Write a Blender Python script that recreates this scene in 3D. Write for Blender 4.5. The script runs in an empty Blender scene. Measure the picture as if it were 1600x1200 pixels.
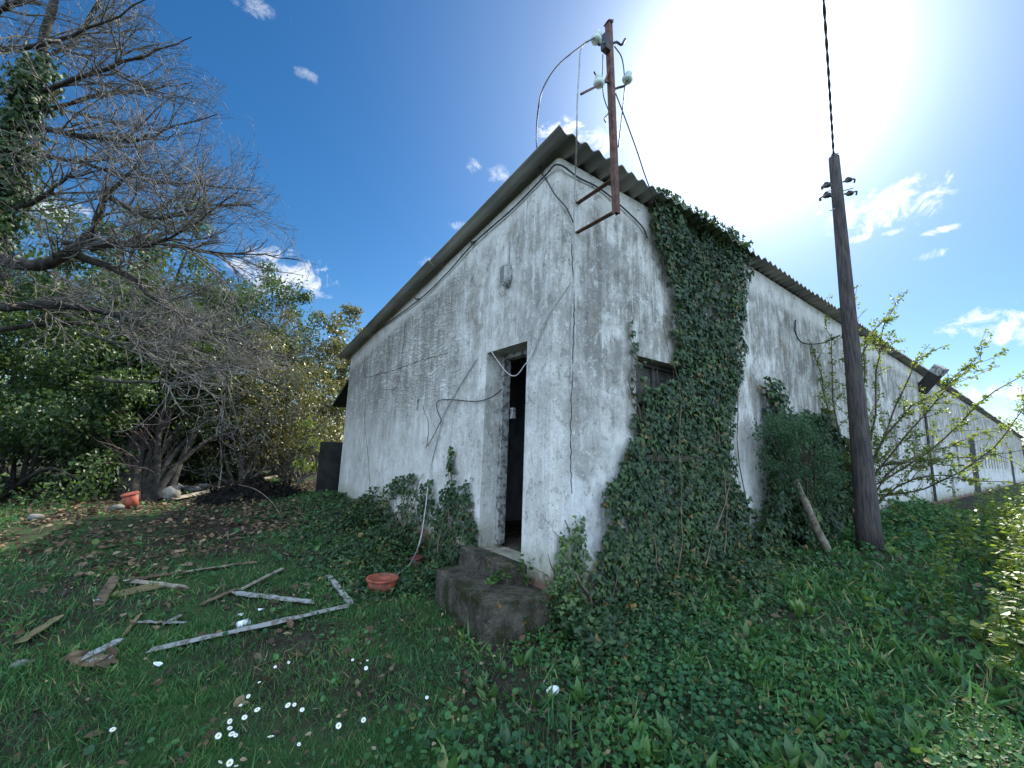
import bpy, math, random
import numpy as np
from mathutils import Vector, Matrix
random.seed(5)
rng = np.random.default_rng(5)
R = math.radians

# ------------------------------------------------------------------ camera
scene = bpy.context.scene
FPX = 645.18                       # focal length in pixels of the 1600 px wide photograph
YAW, PITCH, ROLL = 0.937196, 0.158232, 0.0354
CAM = np.array([-2.4362, -2.6870, 1.0440])
_f = np.array([math.cos(YAW)*math.cos(PITCH), math.sin(YAW)*math.cos(PITCH), math.sin(PITCH)])
_r = np.array([math.sin(YAW), -math.cos(YAW), 0.0])
_u = np.cross(_r, _f)
CR = math.cos(ROLL)*_r + math.sin(ROLL)*_u
CU = -math.sin(ROLL)*_r + math.cos(ROLL)*_u
cd = bpy.data.cameras.new("camera")
cam = bpy.data.objects.new("camera", cd)
scene.collection.objects.link(cam)
cd.sensor_width = 36.0
cd.lens = 36.0*FPX/1600.0
cd.clip_start = 0.05
cd.clip_end = 2000
m = Matrix.Identity(4)
for i in range(3):
    m[i][0], m[i][1], m[i][2], m[i][3] = CR[i], CU[i], -_f[i], CAM[i]
cam.matrix_world = m
scene.camera = cam

def ray(u, v):
    return _f + (u-800)/FPX*CR - (v-600)/FPX*CU
def on(u, v, axis, val):           # point on an axis-aligned plane
    d = ray(u, v)
    return CAM + (val-CAM[axis])/d[axis]*d
def deep(u, v, dep):               # point at a given depth
    return CAM + ray(u, v)*dep

# ------------------------------------------------------------------ light
SUN_EL, SUN_AZ = R(40.2), R(21.5)          # azimuth from +x towards +y
SUN = np.array([math.cos(SUN_EL)*math.cos(SUN_AZ), math.cos(SUN_EL)*math.sin(SUN_AZ), math.sin(SUN_EL)])
sl = bpy.data.lights.new("sun", 'SUN')
sl.energy = 4.6
sl.angle = R(0.5)
sl.color = (1.0, 0.93, 0.80)
so = bpy.data.objects.new("sun", sl)
so.rotation_euler = Vector(SUN).to_track_quat('Z', 'Y').to_euler()
scene.collection.objects.link(so)
scene.view_settings.view_transform = 'Standard'
scene.view_settings.look = 'None'
scene.view_settings.gamma = 1.0
scene.view_settings.exposure = 0.88

class NT:
    """small node-tree helper"""
    def __init__(s, tree): s.t = tree; s.n = tree.nodes; s.l = tree.links
    def new(s, typ, **kw):
        n = s.n.new(typ)
        for k, v in kw.items():
            if k.startswith('i_'):
                key = k[2:]
                n.inputs[int(key) if key.isdigit() else key.replace('_', ' ')].default_value = v
            else: setattr(n, k, v)
        return n
    def put(s, sock, v):
        if isinstance(v, bpy.types.NodeSocket): s.l.new(v, sock)
        else: sock.default_value = v
    def math(s, op, a, b=0.0, c=0.0, clamp=False):
        n = s.n.new('ShaderNodeMath'); n.operation = op; n.use_clamp = clamp
        s.put(n.inputs[0], a); s.put(n.inputs[1], b); s.put(n.inputs[2], c)
        return n.outputs[0]
    def vmath(s, op, a, b=(0, 0, 0)):
        n = s.n.new('ShaderNodeVectorMath'); n.operation = op
        s.put(n.inputs[0], a); s.put(n.inputs[1], b)
        return n.outputs['Value'] if op in ('DOT_PRODUCT', 'LENGTH', 'DISTANCE') else n.outputs[0]
    def mix(s, f, a, b, mode='MIX'):
        n = s.n.new('ShaderNodeMix'); n.data_type = 'RGBA'; n.blend_type = mode
        s.put(n.inputs[0], f)
        s.put(n.inputs[6], a if isinstance(a, bpy.types.NodeSocket) else (*a[:3], 1))
        s.put(n.inputs[7], b if isinstance(b, bpy.types.NodeSocket) else (*b[:3], 1))
        return n.outputs[2]
    def noise(s, vec, scale, detail=4, rough=0.55, dist=0.0):
        n = s.n.new('ShaderNodeTexNoise')
        if vec is not None: s.l.new(vec, n.inputs['Vector'])
        n.inputs['Scale'].default_value = scale; n.inputs['Detail'].default_value = detail
        n.inputs['Roughness'].default_value = rough; n.inputs['Distortion'].default_value = dist
        return n.outputs['Fac']
    def ramp(s, f, stops):
        n = s.n.new('ShaderNodeValToRGB'); s.put(n.inputs[0], f)
        e = n.color_ramp.elements
        while len(e) < len(stops): e.new(0.5)
        for i, (p, c) in enumerate(stops):
            e[i].position = p
            e[i].color = (c, c, c, 1) if isinstance(c, (int, float)) else (*c[:3], 1)
        return n.outputs[0]
    def smooth(s, x, a, b):
        n = s.n.new('ShaderNodeMapRange'); n.interpolation_type = 'SMOOTHSTEP'
        s.put(n.inputs[0], x); n.inputs[1].default_value = a; n.inputs[2].default_value = b
        return n.outputs[0]
    def scaled(s, vec, sc):
        return s.vmath('MULTIPLY', vec, sc)

# world: sky, aureole round the sun, a few clouds
world = bpy.data.worlds.new("World")
scene.world = world
world.use_nodes = True
W = NT(world.node_tree)
W.n.clear()
sky = W.new('ShaderNodeTexSky', sky_type='NISHITA', sun_disc=False, sun_elevation=SUN_EL, altitude=50, air_density=1.0, dust_density=0.25, ozone_density=2.6)
sky.sun_rotation = R(90) - SUN_AZ
dirv = W.new('ShaderNodeTexCoord').outputs['Generated']
dirn = W.vmath('NORMALIZE', dirv)
SKY_STRENGTH = 0.077
hs = W.new('ShaderNodeHueSaturation'); hs.inputs['Saturation'].default_value = 1.34
W.l.new(sky.outputs[0], hs.inputs['Color'])
dots = W.math('MAXIMUM', W.vmath('DOT_PRODUCT', dirn, tuple(SUN)), 0.0)
g1 = W.math('MULTIPLY', W.math('POWER', dots, 60.0), 13.0)
g2 = W.math('MULTIPLY', W.math('POWER', dots, 10.0), 2.3)
glow = W.math('ADD', g1, g2)
gl = W.vmath('MULTIPLY', (0.93, 1.0, 1.0), (1, 1, 1))
sc = W.n.new('ShaderNodeVectorMath'); sc.operation = 'SCALE'
sc.inputs[0].default_value = (0.90, 1.0, 1.03); W.l.new(glow, sc.inputs['Scale'])
skyc = W.mix(1.0, hs.outputs[0], sc.outputs[0], 'ADD')
wn = W.noise(dirn, 9.0, 6, 0.6, 0.6)
wn2 = W.noise(dirn, 26.0, 7, 0.68, 0.9)
wv = W.math('ADD', W.math('MULTIPLY', W.math('SUBTRACT', wn, 0.5), 2.2), W.math('MULTIPLY', W.math('SUBTRACT', wn2, 0.5), 5.0))
cloud = None
CLOUDS = [(390, 2, 55, 18, .5), (483, 119, 20, 9, .3), (743, 262, 16, 14, .6), (778, 270, 22, 16, .5), (713, 352, 18, 8, .5), (668, 412, 14, 12, .45),
          (885, 205, 45, 22, .95), (945, 215, 30, 30, .8), (1375, 325, 85, 38, 1), (1425, 281, 24, 10, .9), (1480, 357, 30, 6, .8), (1395, 363, 18, 6, .8), (1340, 373, 22, 8, .8),
          (1455, 399, 26, 9, .6), (1555, 502, 62, 26, 1), (1610, 520, 60, 20, .9), (1570, 612, 60, 18, 1), (60, 320, 80, 30, .8), (470, 440, 50, 40, .9), (420, 420, 60, 40, .8)]
for (cu, cv, su, sv, st) in CLOUDS:
    c = ray(cu, cv); n_ = np.linalg.norm(c); c = c/n_
    a = np.cross(c, (0, 0, 1)); a /= np.linalg.norm(a); b = np.cross(a, c)
    st_u, st_v = su/FPX/n_, sv/FPX/n_
    df = W.vmath('SUBTRACT', dirn, tuple(c))
    x = W.math('DIVIDE', W.vmath('DOT_PRODUCT', df, tuple(a)), st_u)
    y = W.math('DIVIDE', W.vmath('DOT_PRODUCT', df, tuple(b)), st_v)
    r2 = W.math('ADD', W.math('MULTIPLY', x, x), W.math('MULTIPLY', y, y))
    v = W.math('ADD', W.math('SUBTRACT', 1.0, r2), wv)
    v = W.math('MULTIPLY', W.smooth(v, 0.15, 1.7), st)
    v = W.math('MULTIPLY', v, W.math('GREATER_THAN', W.vmath('DOT_PRODUCT', dirn, tuple(c)), 0.5))
    v = W.math('MULTIPLY', v, W.smooth(r2, 3.4, 1.0))
    cloud = v if cloud is None else W.math('MAXIMUM', cloud, v)
csc = W.math('ADD', 8.6, W.math('MULTIPLY', glow, 1.0))
cc = W.n.new('ShaderNodeVectorMath'); cc.operation = 'SCALE'; cc.inputs[0].default_value = (0.97, 1.0, 1.06); W.l.new(csc, cc.inputs['Scale'])
skyc = W.mix(cloud, skyc, cc.outputs[0])
# added fill: made-up bright cloud over the unseen half-sky, brightens shaded surfaces
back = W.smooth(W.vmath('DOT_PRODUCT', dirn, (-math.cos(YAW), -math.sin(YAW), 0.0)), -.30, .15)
filln = W.smooth(W.noise(dirn, 2.6, 6, .6, .4), .30, .52)
FILL_BANK = 16.5
fillc = W.n.new('ShaderNodeVectorMath'); fillc.operation = 'SCALE'; fillc.inputs[0].default_value = (0.70, 0.93, 1.24); fillc.inputs['Scale'].default_value = FILL_BANK
skyc = W.mix(W.math('MULTIPLY', back, filln), skyc, fillc.outputs[0])
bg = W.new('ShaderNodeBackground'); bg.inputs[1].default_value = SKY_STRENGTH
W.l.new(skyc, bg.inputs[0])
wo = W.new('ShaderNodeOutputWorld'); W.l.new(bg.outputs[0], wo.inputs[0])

# ------------------------------------------------------------------ helpers
COL = scene.collection
def tag(o, label=None, cat=None, group=None, kind=None):
    if label: o['label'] = label
    if cat: o['category'] = cat
    if group: o['group'] = group
    if kind: o['kind'] = kind
    return o
def empty(name, loc, label, cat, group=None):
    o = bpy.data.objects.new(name, None); COL.objects.link(o); o.location = tuple(loc); o.empty_display_size = .1
    return tag(o, label, cat, group)
def link(name, me, mat, parent=None):
    o = bpy.data.objects.new(name, me); COL.objects.link(o)
    if mat is not None: me.materials.append(mat)
    if parent is not None:
        o.parent = parent
        o.location = tuple(-np.array(parent.location))
    return o
def npmesh(name, V, F, smooth=False):
    """V (n,3); F list of arrays (m,k) of indices"""
    me = bpy.data.meshes.new(name)
    V = np.asarray(V, dtype=np.float32)
    me.vertices.add(len(V)); me.vertices.foreach_set('co', V.ravel())
    loops = np.concatenate([f.ravel() for f in F]).astype(np.int32)
    sizes = np.concatenate([np.full(len(f), f.shape[1]) for f in F]).astype(np.int32)
    starts = np.concatenate([[0], np.cumsum(sizes)[:-1]]).astype(np.int32)
    me.loops.add(len(loops)); me.loops.foreach_set('vertex_index', loops)
    me.polygons.add(len(sizes)); me.polygons.foreach_set('loop_start', starts); me.polygons.foreach_set('loop_total', sizes)
    me.polygons.foreach_set('use_smooth', np.full(len(sizes), smooth))
    me.update(calc_edges=True); me.validate()
    return me
class MB:
    """collects boxes, tubes and lathes; build() links ONE mesh"""
    def __init__(s): s.v = []; s.f = {}; s.n = 0
    def add(s, V, F):
        V = np.asarray(V, float)
        s.v.append(V)
        for f in F:
            s.f.setdefault(len(f), []).append([i+s.n for i in f])
        s.n += len(V)
    def arr(s, V, Fa):
        s.v.append(V)
        s.f.setdefault(Fa.shape[1], []).extend((Fa+s.n).tolist()); s.n += len(V)
    def box(s, c, size, ax=None, jit=0.0):
        c = np.array(c, float); h = np.array(size, float)/2
        A = np.eye(3) if ax is None else np.array(ax)
        V = [c + (sx*h[0])*A[0] + (sy*h[1])*A[1] + (sz*h[2])*A[2] for sx in (-1, 1) for sy in (-1, 1) for sz in (-1, 1)]
        V = np.array(V) + (rng.normal(0, jit, (8, 3)) if jit else 0)
        s.add(V, [(0, 1, 3, 2), (4, 6, 7, 5), (0, 4, 5, 1), (2, 3, 7, 6), (0, 2, 6, 4), (1, 5, 7, 3)])
    def tube(s, P, rad, sides=6, cap=True):
        P = np.asarray(P, float); n = len(P)
        rad = np.broadcast_to(np.asarray(rad, float), (n,))
        T = np.gradient(P, axis=0); T /= np.linalg.norm(T, axis=1)[:, None]+1e-9
        ref = np.array([0, 0, 1.0]) if abs(T[0][2]) < .9 else np.array([1.0, 0, 0])
        V = []
        N = np.cross(T[0], ref); N /= np.linalg.norm(N)
        for i in range(n):
            N = N - T[i]*(N@T[i]); N /= np.linalg.norm(N)+1e-9
            B = np.cross(T[i], N)
            for k in range(sides):
                a = 2*math.pi*k/sides
                V.append(P[i] + rad[i]*(math.cos(a)*N + math.sin(a)*B))
        F = []
        for i in range(n-1):
            for k in range(sides):
                k2 = (k+1) % sides
                F.append((i*sides+k, i*sides+k2, (i+1)*sides+k2, (i+1)*sides+k))
        if cap:
            F.append(tuple(range(sides-1, -1, -1))); F.append(tuple((n-1)*sides+k for k in range(sides)))
        s.add(V, F)
    def lathe(s, base, prof, sides=20, ax=None):
        base = np.array(base, float); A = np.eye(3) if ax is None else np.array(ax)
        V = []
        for (r, z) in prof:
            for k in range(sides):
                a = 2*math.pi*k/sides
                V.append(base + r*math.cos(a)*A[0] + r*math.sin(a)*A[1] + z*A[2])
        F = []
        for i in range(len(prof)-1):
            for k in range(sides):
                k2 = (k+1) % sides
                F.append((i*sides+k, i*sides+k2, (i+1)*sides+k2, (i+1)*sides+k))
        F.append(tuple(range(sides-1, -1, -1)))
        F.append(tuple((len(prof)-1)*sides+k for k in range(sides)))
        s.add(V, F)
    def prism(s, poly, z0, z1):
        """plan polygon (ccw), bottom and top as numbers or functions of (x,y)"""
        n = len(poly)
        f0 = z0 if callable(z0) else (lambda x, y: z0)
        f1 = z1 if callable(z1) else (lambda x, y: z1)
        V = [(x, y, f0(x, y)) for x, y in poly] + [(x, y, f1(x, y)) for x, y in poly]
        F = [tuple(range(n-1, -1, -1)), tuple(range(n, 2*n))] + [(i, (i+1) % n, n+(i+1) % n, n+i) for i in range(n)]
        s.add(V, F)
    def build(s, name, mat, parent=None, smooth=False):
        me = npmesh(name, np.concatenate(s.v), [np.array(x) for x in s.f.values()], smooth)
        return link(name, me, mat, parent)
def bezier(pts, n=24):
    """Catmull-Rom through the points"""
    P = np.array(pts, float); P = np.vstack([2*P[0]-P[1], P, 2*P[-1]-P[-2]])
    out = []
    segs = len(P)-3
    for t in np.linspace(0, segs-1e-6, n):
        i = int(t); u = t-i
        a, b, c, d = P[i:i+4]
        out.append(.5*((2*b)+(c-a)*u+(2*a-5*b+4*c-d)*u*u+(3*b-3*c+d-a)*u**3))
    return np.array(out)
def multitube(P, rad, sides=3):
    """many polylines at once: P (N,K,3), rad (N,K) -> V, F"""
    N, K, _ = P.shape
    T = np.gradient(P, axis=1); T /= np.linalg.norm(T, axis=2, keepdims=True)+1e-9
    ref = np.where(np.abs(T[..., 2:3]) < .9, np.array([0, 0, 1.0]), np.array([1.0, 0, 0]))
    A = np.cross(T, ref); A /= np.linalg.norm(A, axis=2, keepdims=True)+1e-9
    B = np.cross(T, A)
    ang = np.arange(sides)*2*math.pi/sides
    V = P[:, :, None, :] + rad[:, :, None, None]*(np.cos(ang)[:, None]*A[:, :, None, :] + np.sin(ang)[:, None]*B[:, :, None, :])
    idx = np.arange(N*K*sides).reshape(N, K, sides)
    nx = np.roll(idx, -1, axis=2)
    F = np.stack([idx[:, :-1], nx[:, :-1], nx[:, 1:], idx[:, 1:]], axis=-1).reshape(-1, 4)
    return V.reshape(-1, 3), F
def norm(a): return a/(np.linalg.norm(a, axis=-1, keepdims=True)+1e-9)

# leaf templates: x across, y along, z out of the leaf
T_LEAF = (np.array([(0, 0, 0), (.28, .3, .05), (.26, .62, .03), (0, 1, -.10), (-.26, .62, .03), (-.28, .3, .05), (0, .45, -.03)]),
          [(0, 1, 2, 6), (6, 2, 3, 3)[:3], (0, 6, 4, 5), (6, 3, 4)])
T_LEAF = (T_LEAF[0], [np.array([(0, 1, 2, 6), (0, 6, 4, 5)]), np.array([(6, 2, 3), (6, 3, 4)])])
T_IVY = (np.array([(0, 0, 0), (.42, -.05, -.06), (.55, .28, -.1), (.27, .42, .0), (0, 1, -.14), (-.27, .42, .0), (-.55, .28, -.1), (-.42, -.05, -.06), (0, .35, .06)]),
         [np.array([(8, 0, 1), (8, 1, 2), (8, 2, 3), (8, 3, 4), (8, 4, 5), (8, 5, 6), (8, 6, 7), (8, 7, 0)])])
T_BLADE = (np.array([(-.03, 0, 0), (.03, 0, 0), (.026, .5, .06), (-.026, .5, .06), (0, 1, .30)]),
           [np.array([(0, 1, 2, 3)]), np.array([(3, 2, 4)])])
T_DOCK = (np.array([(0, 0, 0), (.10, .25, .05), (.13, .55, .12), (.0, 1, .12), (-.13, .55, .12), (-.10, .25, .05), (0, .25, .02), (0, .55, .07)]),
          [np.array([(0, 1, 6), (0, 6, 5), (7, 2, 3), (7, 3, 4)]), np.array([(6, 1, 2, 7), (5, 6, 7, 4)])])
T_ROUND = (np.array([(0, 0, 0), (.38, .1, .06), (.5, .5, .1), (.3, .9, .05), (0, 1, 0), (-.3, .9, .05), (-.5, .5, .1), (-.38, .1, .06), (0, .5, -.02)]),
           [np.array([(8, 0, 1), (8, 1, 2), (8, 2, 3), (8, 3, 4), (8, 4, 5), (8, 5, 6), (8, 6, 7), (8, 7, 0)])])
def scatter(name, mat, P, D, Nn, size, tmpl, parent=None, width=1.0, smooth=False):
    """one mesh of N leaves: at P, pointing along D, facing Nn"""
    tv, tf = tmpl
    N = len(P); k = len(tv)
    D = norm(D); Nn = Nn - D*np.sum(Nn*D, axis=1, keepdims=True); Nn = norm(Nn)
    X = np.cross(D, Nn)
    size = np.broadcast_to(size, (N,)); width = np.broadcast_to(width, (N,))
    V = P[:, None, :] + size[:, None, None]*(tv[None, :, 0:1]*width[:, None, None]*X[:, None, :] + tv[None, :, 1:2]*D[:, None, :] + tv[None, :, 2:3]*Nn[:, None, :])
    off = (np.arange(N)*k)[:, None, None]
    F = [(f[None]+off).reshape(-1, f.shape[1]) for f in tf]
    return link(name, npmesh(name, V.reshape(-1, 3), F, smooth), mat, parent)

# lattice noise
_tab = rng.random((64, 256, 256)).astype(np.float32)[:6]
def vn(x, y, s=0):
    x = np.asarray(x, float); y = np.asarray(y, float)
    xi = np.floor(x).astype(int); yi = np.floor(y).astype(int); fx = x-xi; fy = y-yi
    fx = fx*fx*(3-2*fx); fy = fy*fy*(3-2*fy); t = _tab[s % 6]
    g = lambda a, b: t[a % 256, b % 256]
    return (g(xi, yi)*(1-fx)+g(xi+1, yi)*fx)*(1-fy)+(g(xi, yi+1)*(1-fx)+g(xi+1, yi+1)*fx)*fy
def fbm(x, y, s=0, o=4):
    v = 0; a = .5; f = 1
    for i in range(o):
        v = v+a*vn(np.asarray(x)*f+i*17.3, np.asarray(y)*f+i*9.1, s); a *= .5; f *= 2.03
    return v/(1-.5**o)

# ------------------------------------------------------------------ materials
def newmat(name):
    mt = bpy.data.materials.new(name); mt.use_nodes = True
    N = NT(mt.node_tree); N.n.clear()
    out = N.new('ShaderNodeOutputMaterial')
    return mt, N, out
def principled(N, out, col, rough=.8, metal=0.0, spec=.5, bump=None, bstr=.3, bdist=.01):
    p = N.new('ShaderNodeBsdfPrincipled')
    N.put(p.inputs['Base Color'], col if isinstance(col, bpy.types.NodeSocket) else (*col[:3], 1))
    N.put(p.inputs['Roughness'], rough); p.inputs['Metallic'].default_value = metal
    p.inputs['Specular IOR Level'].default_value = spec
    if bump is not None:
        b = N.new('ShaderNodeBump'); b.inputs['Strength'].default_value = bstr; b.inputs['Distance'].default_value = bdist
        N.l.new(bump, b.inputs['Height']); N.l.new(b.outputs[0], p.inputs['Normal'])
    N.l.new(p.outputs[0], out.inputs[0])
    return p
def simple(name, c1, c2, scale=8, rough=.8, metal=0, stretch=(1, 1, 1), bstr=.3, bdist=.005, spec=.4, lo=.35, hi=.65):
    mt, N, out = newmat(name)
    g = N.new('ShaderNodeTexCoord').outputs['Object']
    v = N.scaled(g, stretch)
    n = N.noise(v, scale, 6, .62)
    c = N.mix(N.smooth(n, lo, hi), c1, c2)
    principled(N, out, c, rough, metal, spec, N.noise(v, scale*3, 5, .65), bstr, bdist)
    return mt
def leafmat(name, stops, rough=.42, trans=.3, tcol=(.18, .30, .03), spec=.5):
    mt, N, out = newmat(name)
    rnd = N.new('ShaderNodeNewGeometry').outputs['Random Per Island']
    c = N.ramp(rnd, stops)
    g = N.new('ShaderNodeTexCoord').outputs['Object']
    big = N.smooth(N.noise(g, 1.7, 4, .65, .3), .38, .66)
    c = N.mix(N.math('MULTIPLY', big, .75), c, N.mix(1.0, c, (1.75, 1.55, 1.15), 'MULTIPLY'))
    p = N.new('ShaderNodeBsdfPrincipled'); N.l.new(c, p.inputs['Base Color'])
    p.inputs['Roughness'].default_value = rough; p.inputs['Specular IOR Level'].default_value = spec
    t = N.new('ShaderNodeBsdfTranslucent')
    N.l.new(N.mix(.5, c, tcol), t.inputs[0])
    mx = N.new('ShaderNodeMixShader'); mx.inputs[0].default_value = trans
    N.l.new(p.outputs[0], mx.inputs[1]); N.l.new(t.outputs[0], mx.inputs[2]); N.l.new(mx.outputs[0], out.inputs[0])
    return mt

def plaster(name):
    mt, N, out = newmat(name)
    g = N.new('ShaderNodeTexCoord').outputs['Object']
    sep = N.new('ShaderNodeSeparateXYZ'); N.l.new(g, sep.inputs[0])
    X, Y, Z = sep.outputs
    big = N.noise(g, .9, 5, .6, .4)
    mid = N.noise(g, 3.2, 6, .68, .5)
    fine = N.noise(g, 22, 6, .72)
    stv = N.scaled(g, (5.5, 5.5, .42))
    streak = N.noise(stv, 1.5, 6, .68, .3)
    stf = N.noise(N.scaled(g, (26, 26, 1.5)), 1.0, 5, .7, .2)
    base = N.mix(N.smooth(mid, .3, .7), (.58, .55, .485), (.79, .76, .70))
    patch = N.noise(N.scaled(g, (1, 1, .62)), 2.3, 9, .74, .35)
    patch2 = N.noise(N.vmath('ADD', g, (5.2, 1.7, 9.3)), 1.15, 8, .72, .6)
    # height of the surface below the roof slope: a strip under the eaves stays pale
    below = N.math('SUBTRACT', N.math('SUBTRACT', 3.89, N.math('MULTIPLY', Y, .135)), Z)
    keep = N.smooth(N.math('ADD', below, N.math('MULTIPLY', N.math('SUBTRACT', mid, .5), .3)), .20, .42)
    high = N.smooth(N.math('ADD', Z, N.math('MULTIPLY', N.math('SUBTRACT', big, .5), 2.6)), .6, 2.7)
    lw = N.smooth(N.math('SUBTRACT', X, Y), .0, .35)
    # grey lichen film in torn patches, drawn out downwards
    amt = N.math('ADD', .24, N.math('ADD', N.math('MULTIPLY', high, .56), N.math('MULTIPLY', lw, .22)))
    amt = N.math('MULTIPLY', amt, N.math('ADD', .15, N.math('MULTIPLY', keep, .85)))
    f1 = N.math('ADD', N.math('MULTIPLY', patch, .62), N.math('MULTIPLY', streak, .38))
    c = N.mix(N.math('MULTIPLY', N.smooth(f1, .38, .58), amt), base, (.215, .195, .165))
    f2 = N.math('MULTIPLY', N.smooth(patch2, .48, .62), N.math('MULTIPLY', N.math('ADD', .25, N.math('MULTIPLY', lw, .40)), keep))
    c = N.mix(f2, c, (.22, .205, .185))
    # olive-brown blotches high up
    blot = N.math('MULTIPLY', N.smooth(N.noise(N.vmath('ADD', g, (3.1, 7.7, 1.3)), 1.7, 9, .74, .8), .54, .66), N.math('MULTIPLY', high, keep))
    c = N.mix(N.math('MULTIPLY', blot, .62), c, (.20, .165, .095))
    dk = N.math('MULTIPLY', N.smooth(N.noise(N.scaled(N.vmath('ADD', g, (1.1, 2.7, 6.3)), (2.4, 2.4, .9)), 1.5, 8, .7, .3), .60, .69), N.math('MULTIPLY', high, keep))
    c = N.mix(N.math('MULTIPLY', dk, .48), c, (.135, .125, .11))
    # thin dark runs, pale runs, brush marks
    c = N.mix(N.math('MULTIPLY', N.smooth(stf, .58, .74), N.math('MULTIPLY', keep, .24)), c, (.17, .16, .15))
    c = N.mix(N.math('MULTIPLY', N.smooth(N.noise(N.scaled(g, (13, 13, .8)), 1.0, 7, .72), .57, .66), .55), c, (.84, .84, .81))
    c = N.mix(N.math('MULTIPLY', N.smooth(N.noise(N.scaled(g, (90, 90, 5)), 1.0, 4, .7), .50, .66), .28), c, (.30, .30, .30))
    # flaked specks, thick on the corner pilaster
    cor = N.math('MAXIMUM', N.smooth(N.math('ADD', X, Y), .62, .15), N.smooth(big, .50, .64))
    c = N.mix(N.math('MULTIPLY', N.smooth(N.noise(g, 34, 7, .72), .565, .62), N.math('MULTIPLY', cor, .62)), c, (.15, .135, .12))
    c = N.mix(N.math('MULTIPLY', N.smooth(fine, .575, .64), .50), c, (.84, .835, .81))
    # the flayed pale zone in the lower part of the long wall
    c = N.mix(N.math('MULTIPLY', N.math('MULTIPLY', lw, N.smooth(N.math('ADD', Z, N.math('MULTIPLY', N.math('SUBTRACT', patch2, .5), 3.2)), 1.3, .3)), .55), c, (.70, .70, .69))
    # crisp flaking of the limewash down to brown-grey render, and pale crumbs
    fl = N.noise(N.scaled(N.vmath('ADD', g, (2.2, 6.1, 3.7)), (1, 1, .8)), 7.5, 10, .82, .25)
    c = N.mix(N.math('MULTIPLY', N.smooth(fl, .575, .60), N.math('MULTIPLY', N.math('ADD', .30, N.math('MULTIPLY', lw, .35)), N.math('ADD', .35, N.math('MULTIPLY', high, .65)))), c, (.235, .215, .185))
    c = N.mix(N.math('MULTIPLY', N.smooth(fl, .435, .40), .45), c, (.80, .79, .76))
    sp1 = N.noise(g, 62, 5, .75)
    c = N.mix(N.math('MULTIPLY', N.smooth(sp1, .56, .66), .34), c, (.20, .195, .19))
    c = N.mix(N.math('MULTIPLY', N.smooth(sp1, .44, .35), .30), c, (.84, .83, .81))
    # damp green and dirt low down
    low = N.smooth(N.math('ADD', Z, N.math('MULTIPLY', N.math('SUBTRACT', patch, .5), 1.0)), .36, -.05)
    c = N.mix(N.math('MULTIPLY', low, .6), c, (.22, .22, .12))
    foot = N.smooth(N.math('ADD', Z, N.math('MULTIPLY', N.math('SUBTRACT', patch, .5), .6)), .05, -.10)
    c = N.mix(foot, c, (.16, .095, .07))
    # trowelled ripples in the plaster of the end wall
    wob = N.math('MULTIPLY', N.math('SUBTRACT', N.noise(g, 2.6, 3, .5), .5), 1.3)
    rv = N.noise(N.vmath('ADD', N.scaled(g, (3, 3.2, 13)), (0, 0, 0)), 1.0, 3, .55, 1.1)
    zone = N.math('MULTIPLY', N.smooth(N.math('ADD', Y, N.math('MULTIPLY', big, .9)), 1.6, 2.9), N.smooth(N.math('ADD', Z, N.math('MULTIPLY', mid, .9)), 1.6, 2.6))
    zone = N.math('MULTIPLY', zone, N.math('MULTIPLY', N.smooth(X, .2, .05), keep))
    rid = N.math('SUBTRACT', 1.0, N.math('MULTIPLY', N.math('ABSOLUTE', N.math('SUBTRACT', rv, .5)), 7.0), 0, True)
    rip = N.math('MULTIPLY', rid, zone)
    c = N.mix(N.math('MULTIPLY', rip, .42), c, (.17, .155, .12))
    h = N.math('ADD', N.math('ADD', N.math('MULTIPLY', rip, -.8), N.math('MULTIPLY', patch, 1.0)), N.math('ADD', N.math('MULTIPLY', fine, .45), N.math('ADD', N.math('MULTIPLY', streak, .35), N.math('ADD', N.math('MULTIPLY', N.smooth(fl, .575, .60), -.35), N.math('MULTIPLY', sp1, .35)))))
    principled(N, out, c, .92, 0, .15, h, .75, .02)
    return mt

M = {}
M['plaster'] = plaster('weathered_whitewash')
M['dark'] = simple('dark_interior', (.030, .026, .024), (.055, .050, .045), 3, .95)
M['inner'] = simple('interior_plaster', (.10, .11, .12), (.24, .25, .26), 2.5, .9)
M['roof'] = simple('cement_sheet', (.20, .20, .185), (.36, .34, .30), 2.6, .9, stretch=(1, .3, 1), bstr=.4)
def mossy_concrete(name):
    mt, N, out = newmat(name)
    g = N.new('ShaderNodeTexCoord').outputs['Object']; nz = N.new('ShaderNodeSeparateXYZ'); N.l.new(N.new('ShaderNodeNewGeometry').outputs['Normal'], nz.inputs[0])
    n1 = N.noise(g, 6, 8, .72); n2 = N.noise(g, 45, 6, .75); n3 = N.noise(N.vmath('ADD', g, (4, 2, 7)), 3.5, 7, .7, .5)
    c = N.mix(N.smooth(n1, .35, .65), (.042, .037, .028), (.125, .108, .083))
    c = N.mix(N.math('MULTIPLY', N.smooth(n2, .52, .64), .6), c, (.20, .19, .17))
    c = N.mix(N.math('MULTIPLY', N.smooth(n3, .47, .60), .85), c, (.030, .038, .012))
    c = N.mix(N.smooth(N.noise(N.vmath('ADD', g, (1.3, 8.1, 2.2)), 9, 3, .5), .69, .72), c, (.30, .13, .03))
    principled(N, out, c, .97, 0, .1, N.math('ADD', n1, N.math('MULTIPLY', n2, .8)), 1.0, .03)
    return mt
M['concrete'] = mossy_concrete('mossy_concrete')
M['rust'] = simple('rusty_steel', (.085, .040, .032), (.17, .085, .060), 14, .75, .2)
M['iron'] = simple('dark_iron', (.03, .03, .033), (.07, .062, .058), 20, .6, .4)
M['shutter'] = simple('grey_boards', (.055, .052, .048), (.12, .11, .10), 6, .9, stretch=(1, 1, 6))
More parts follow.
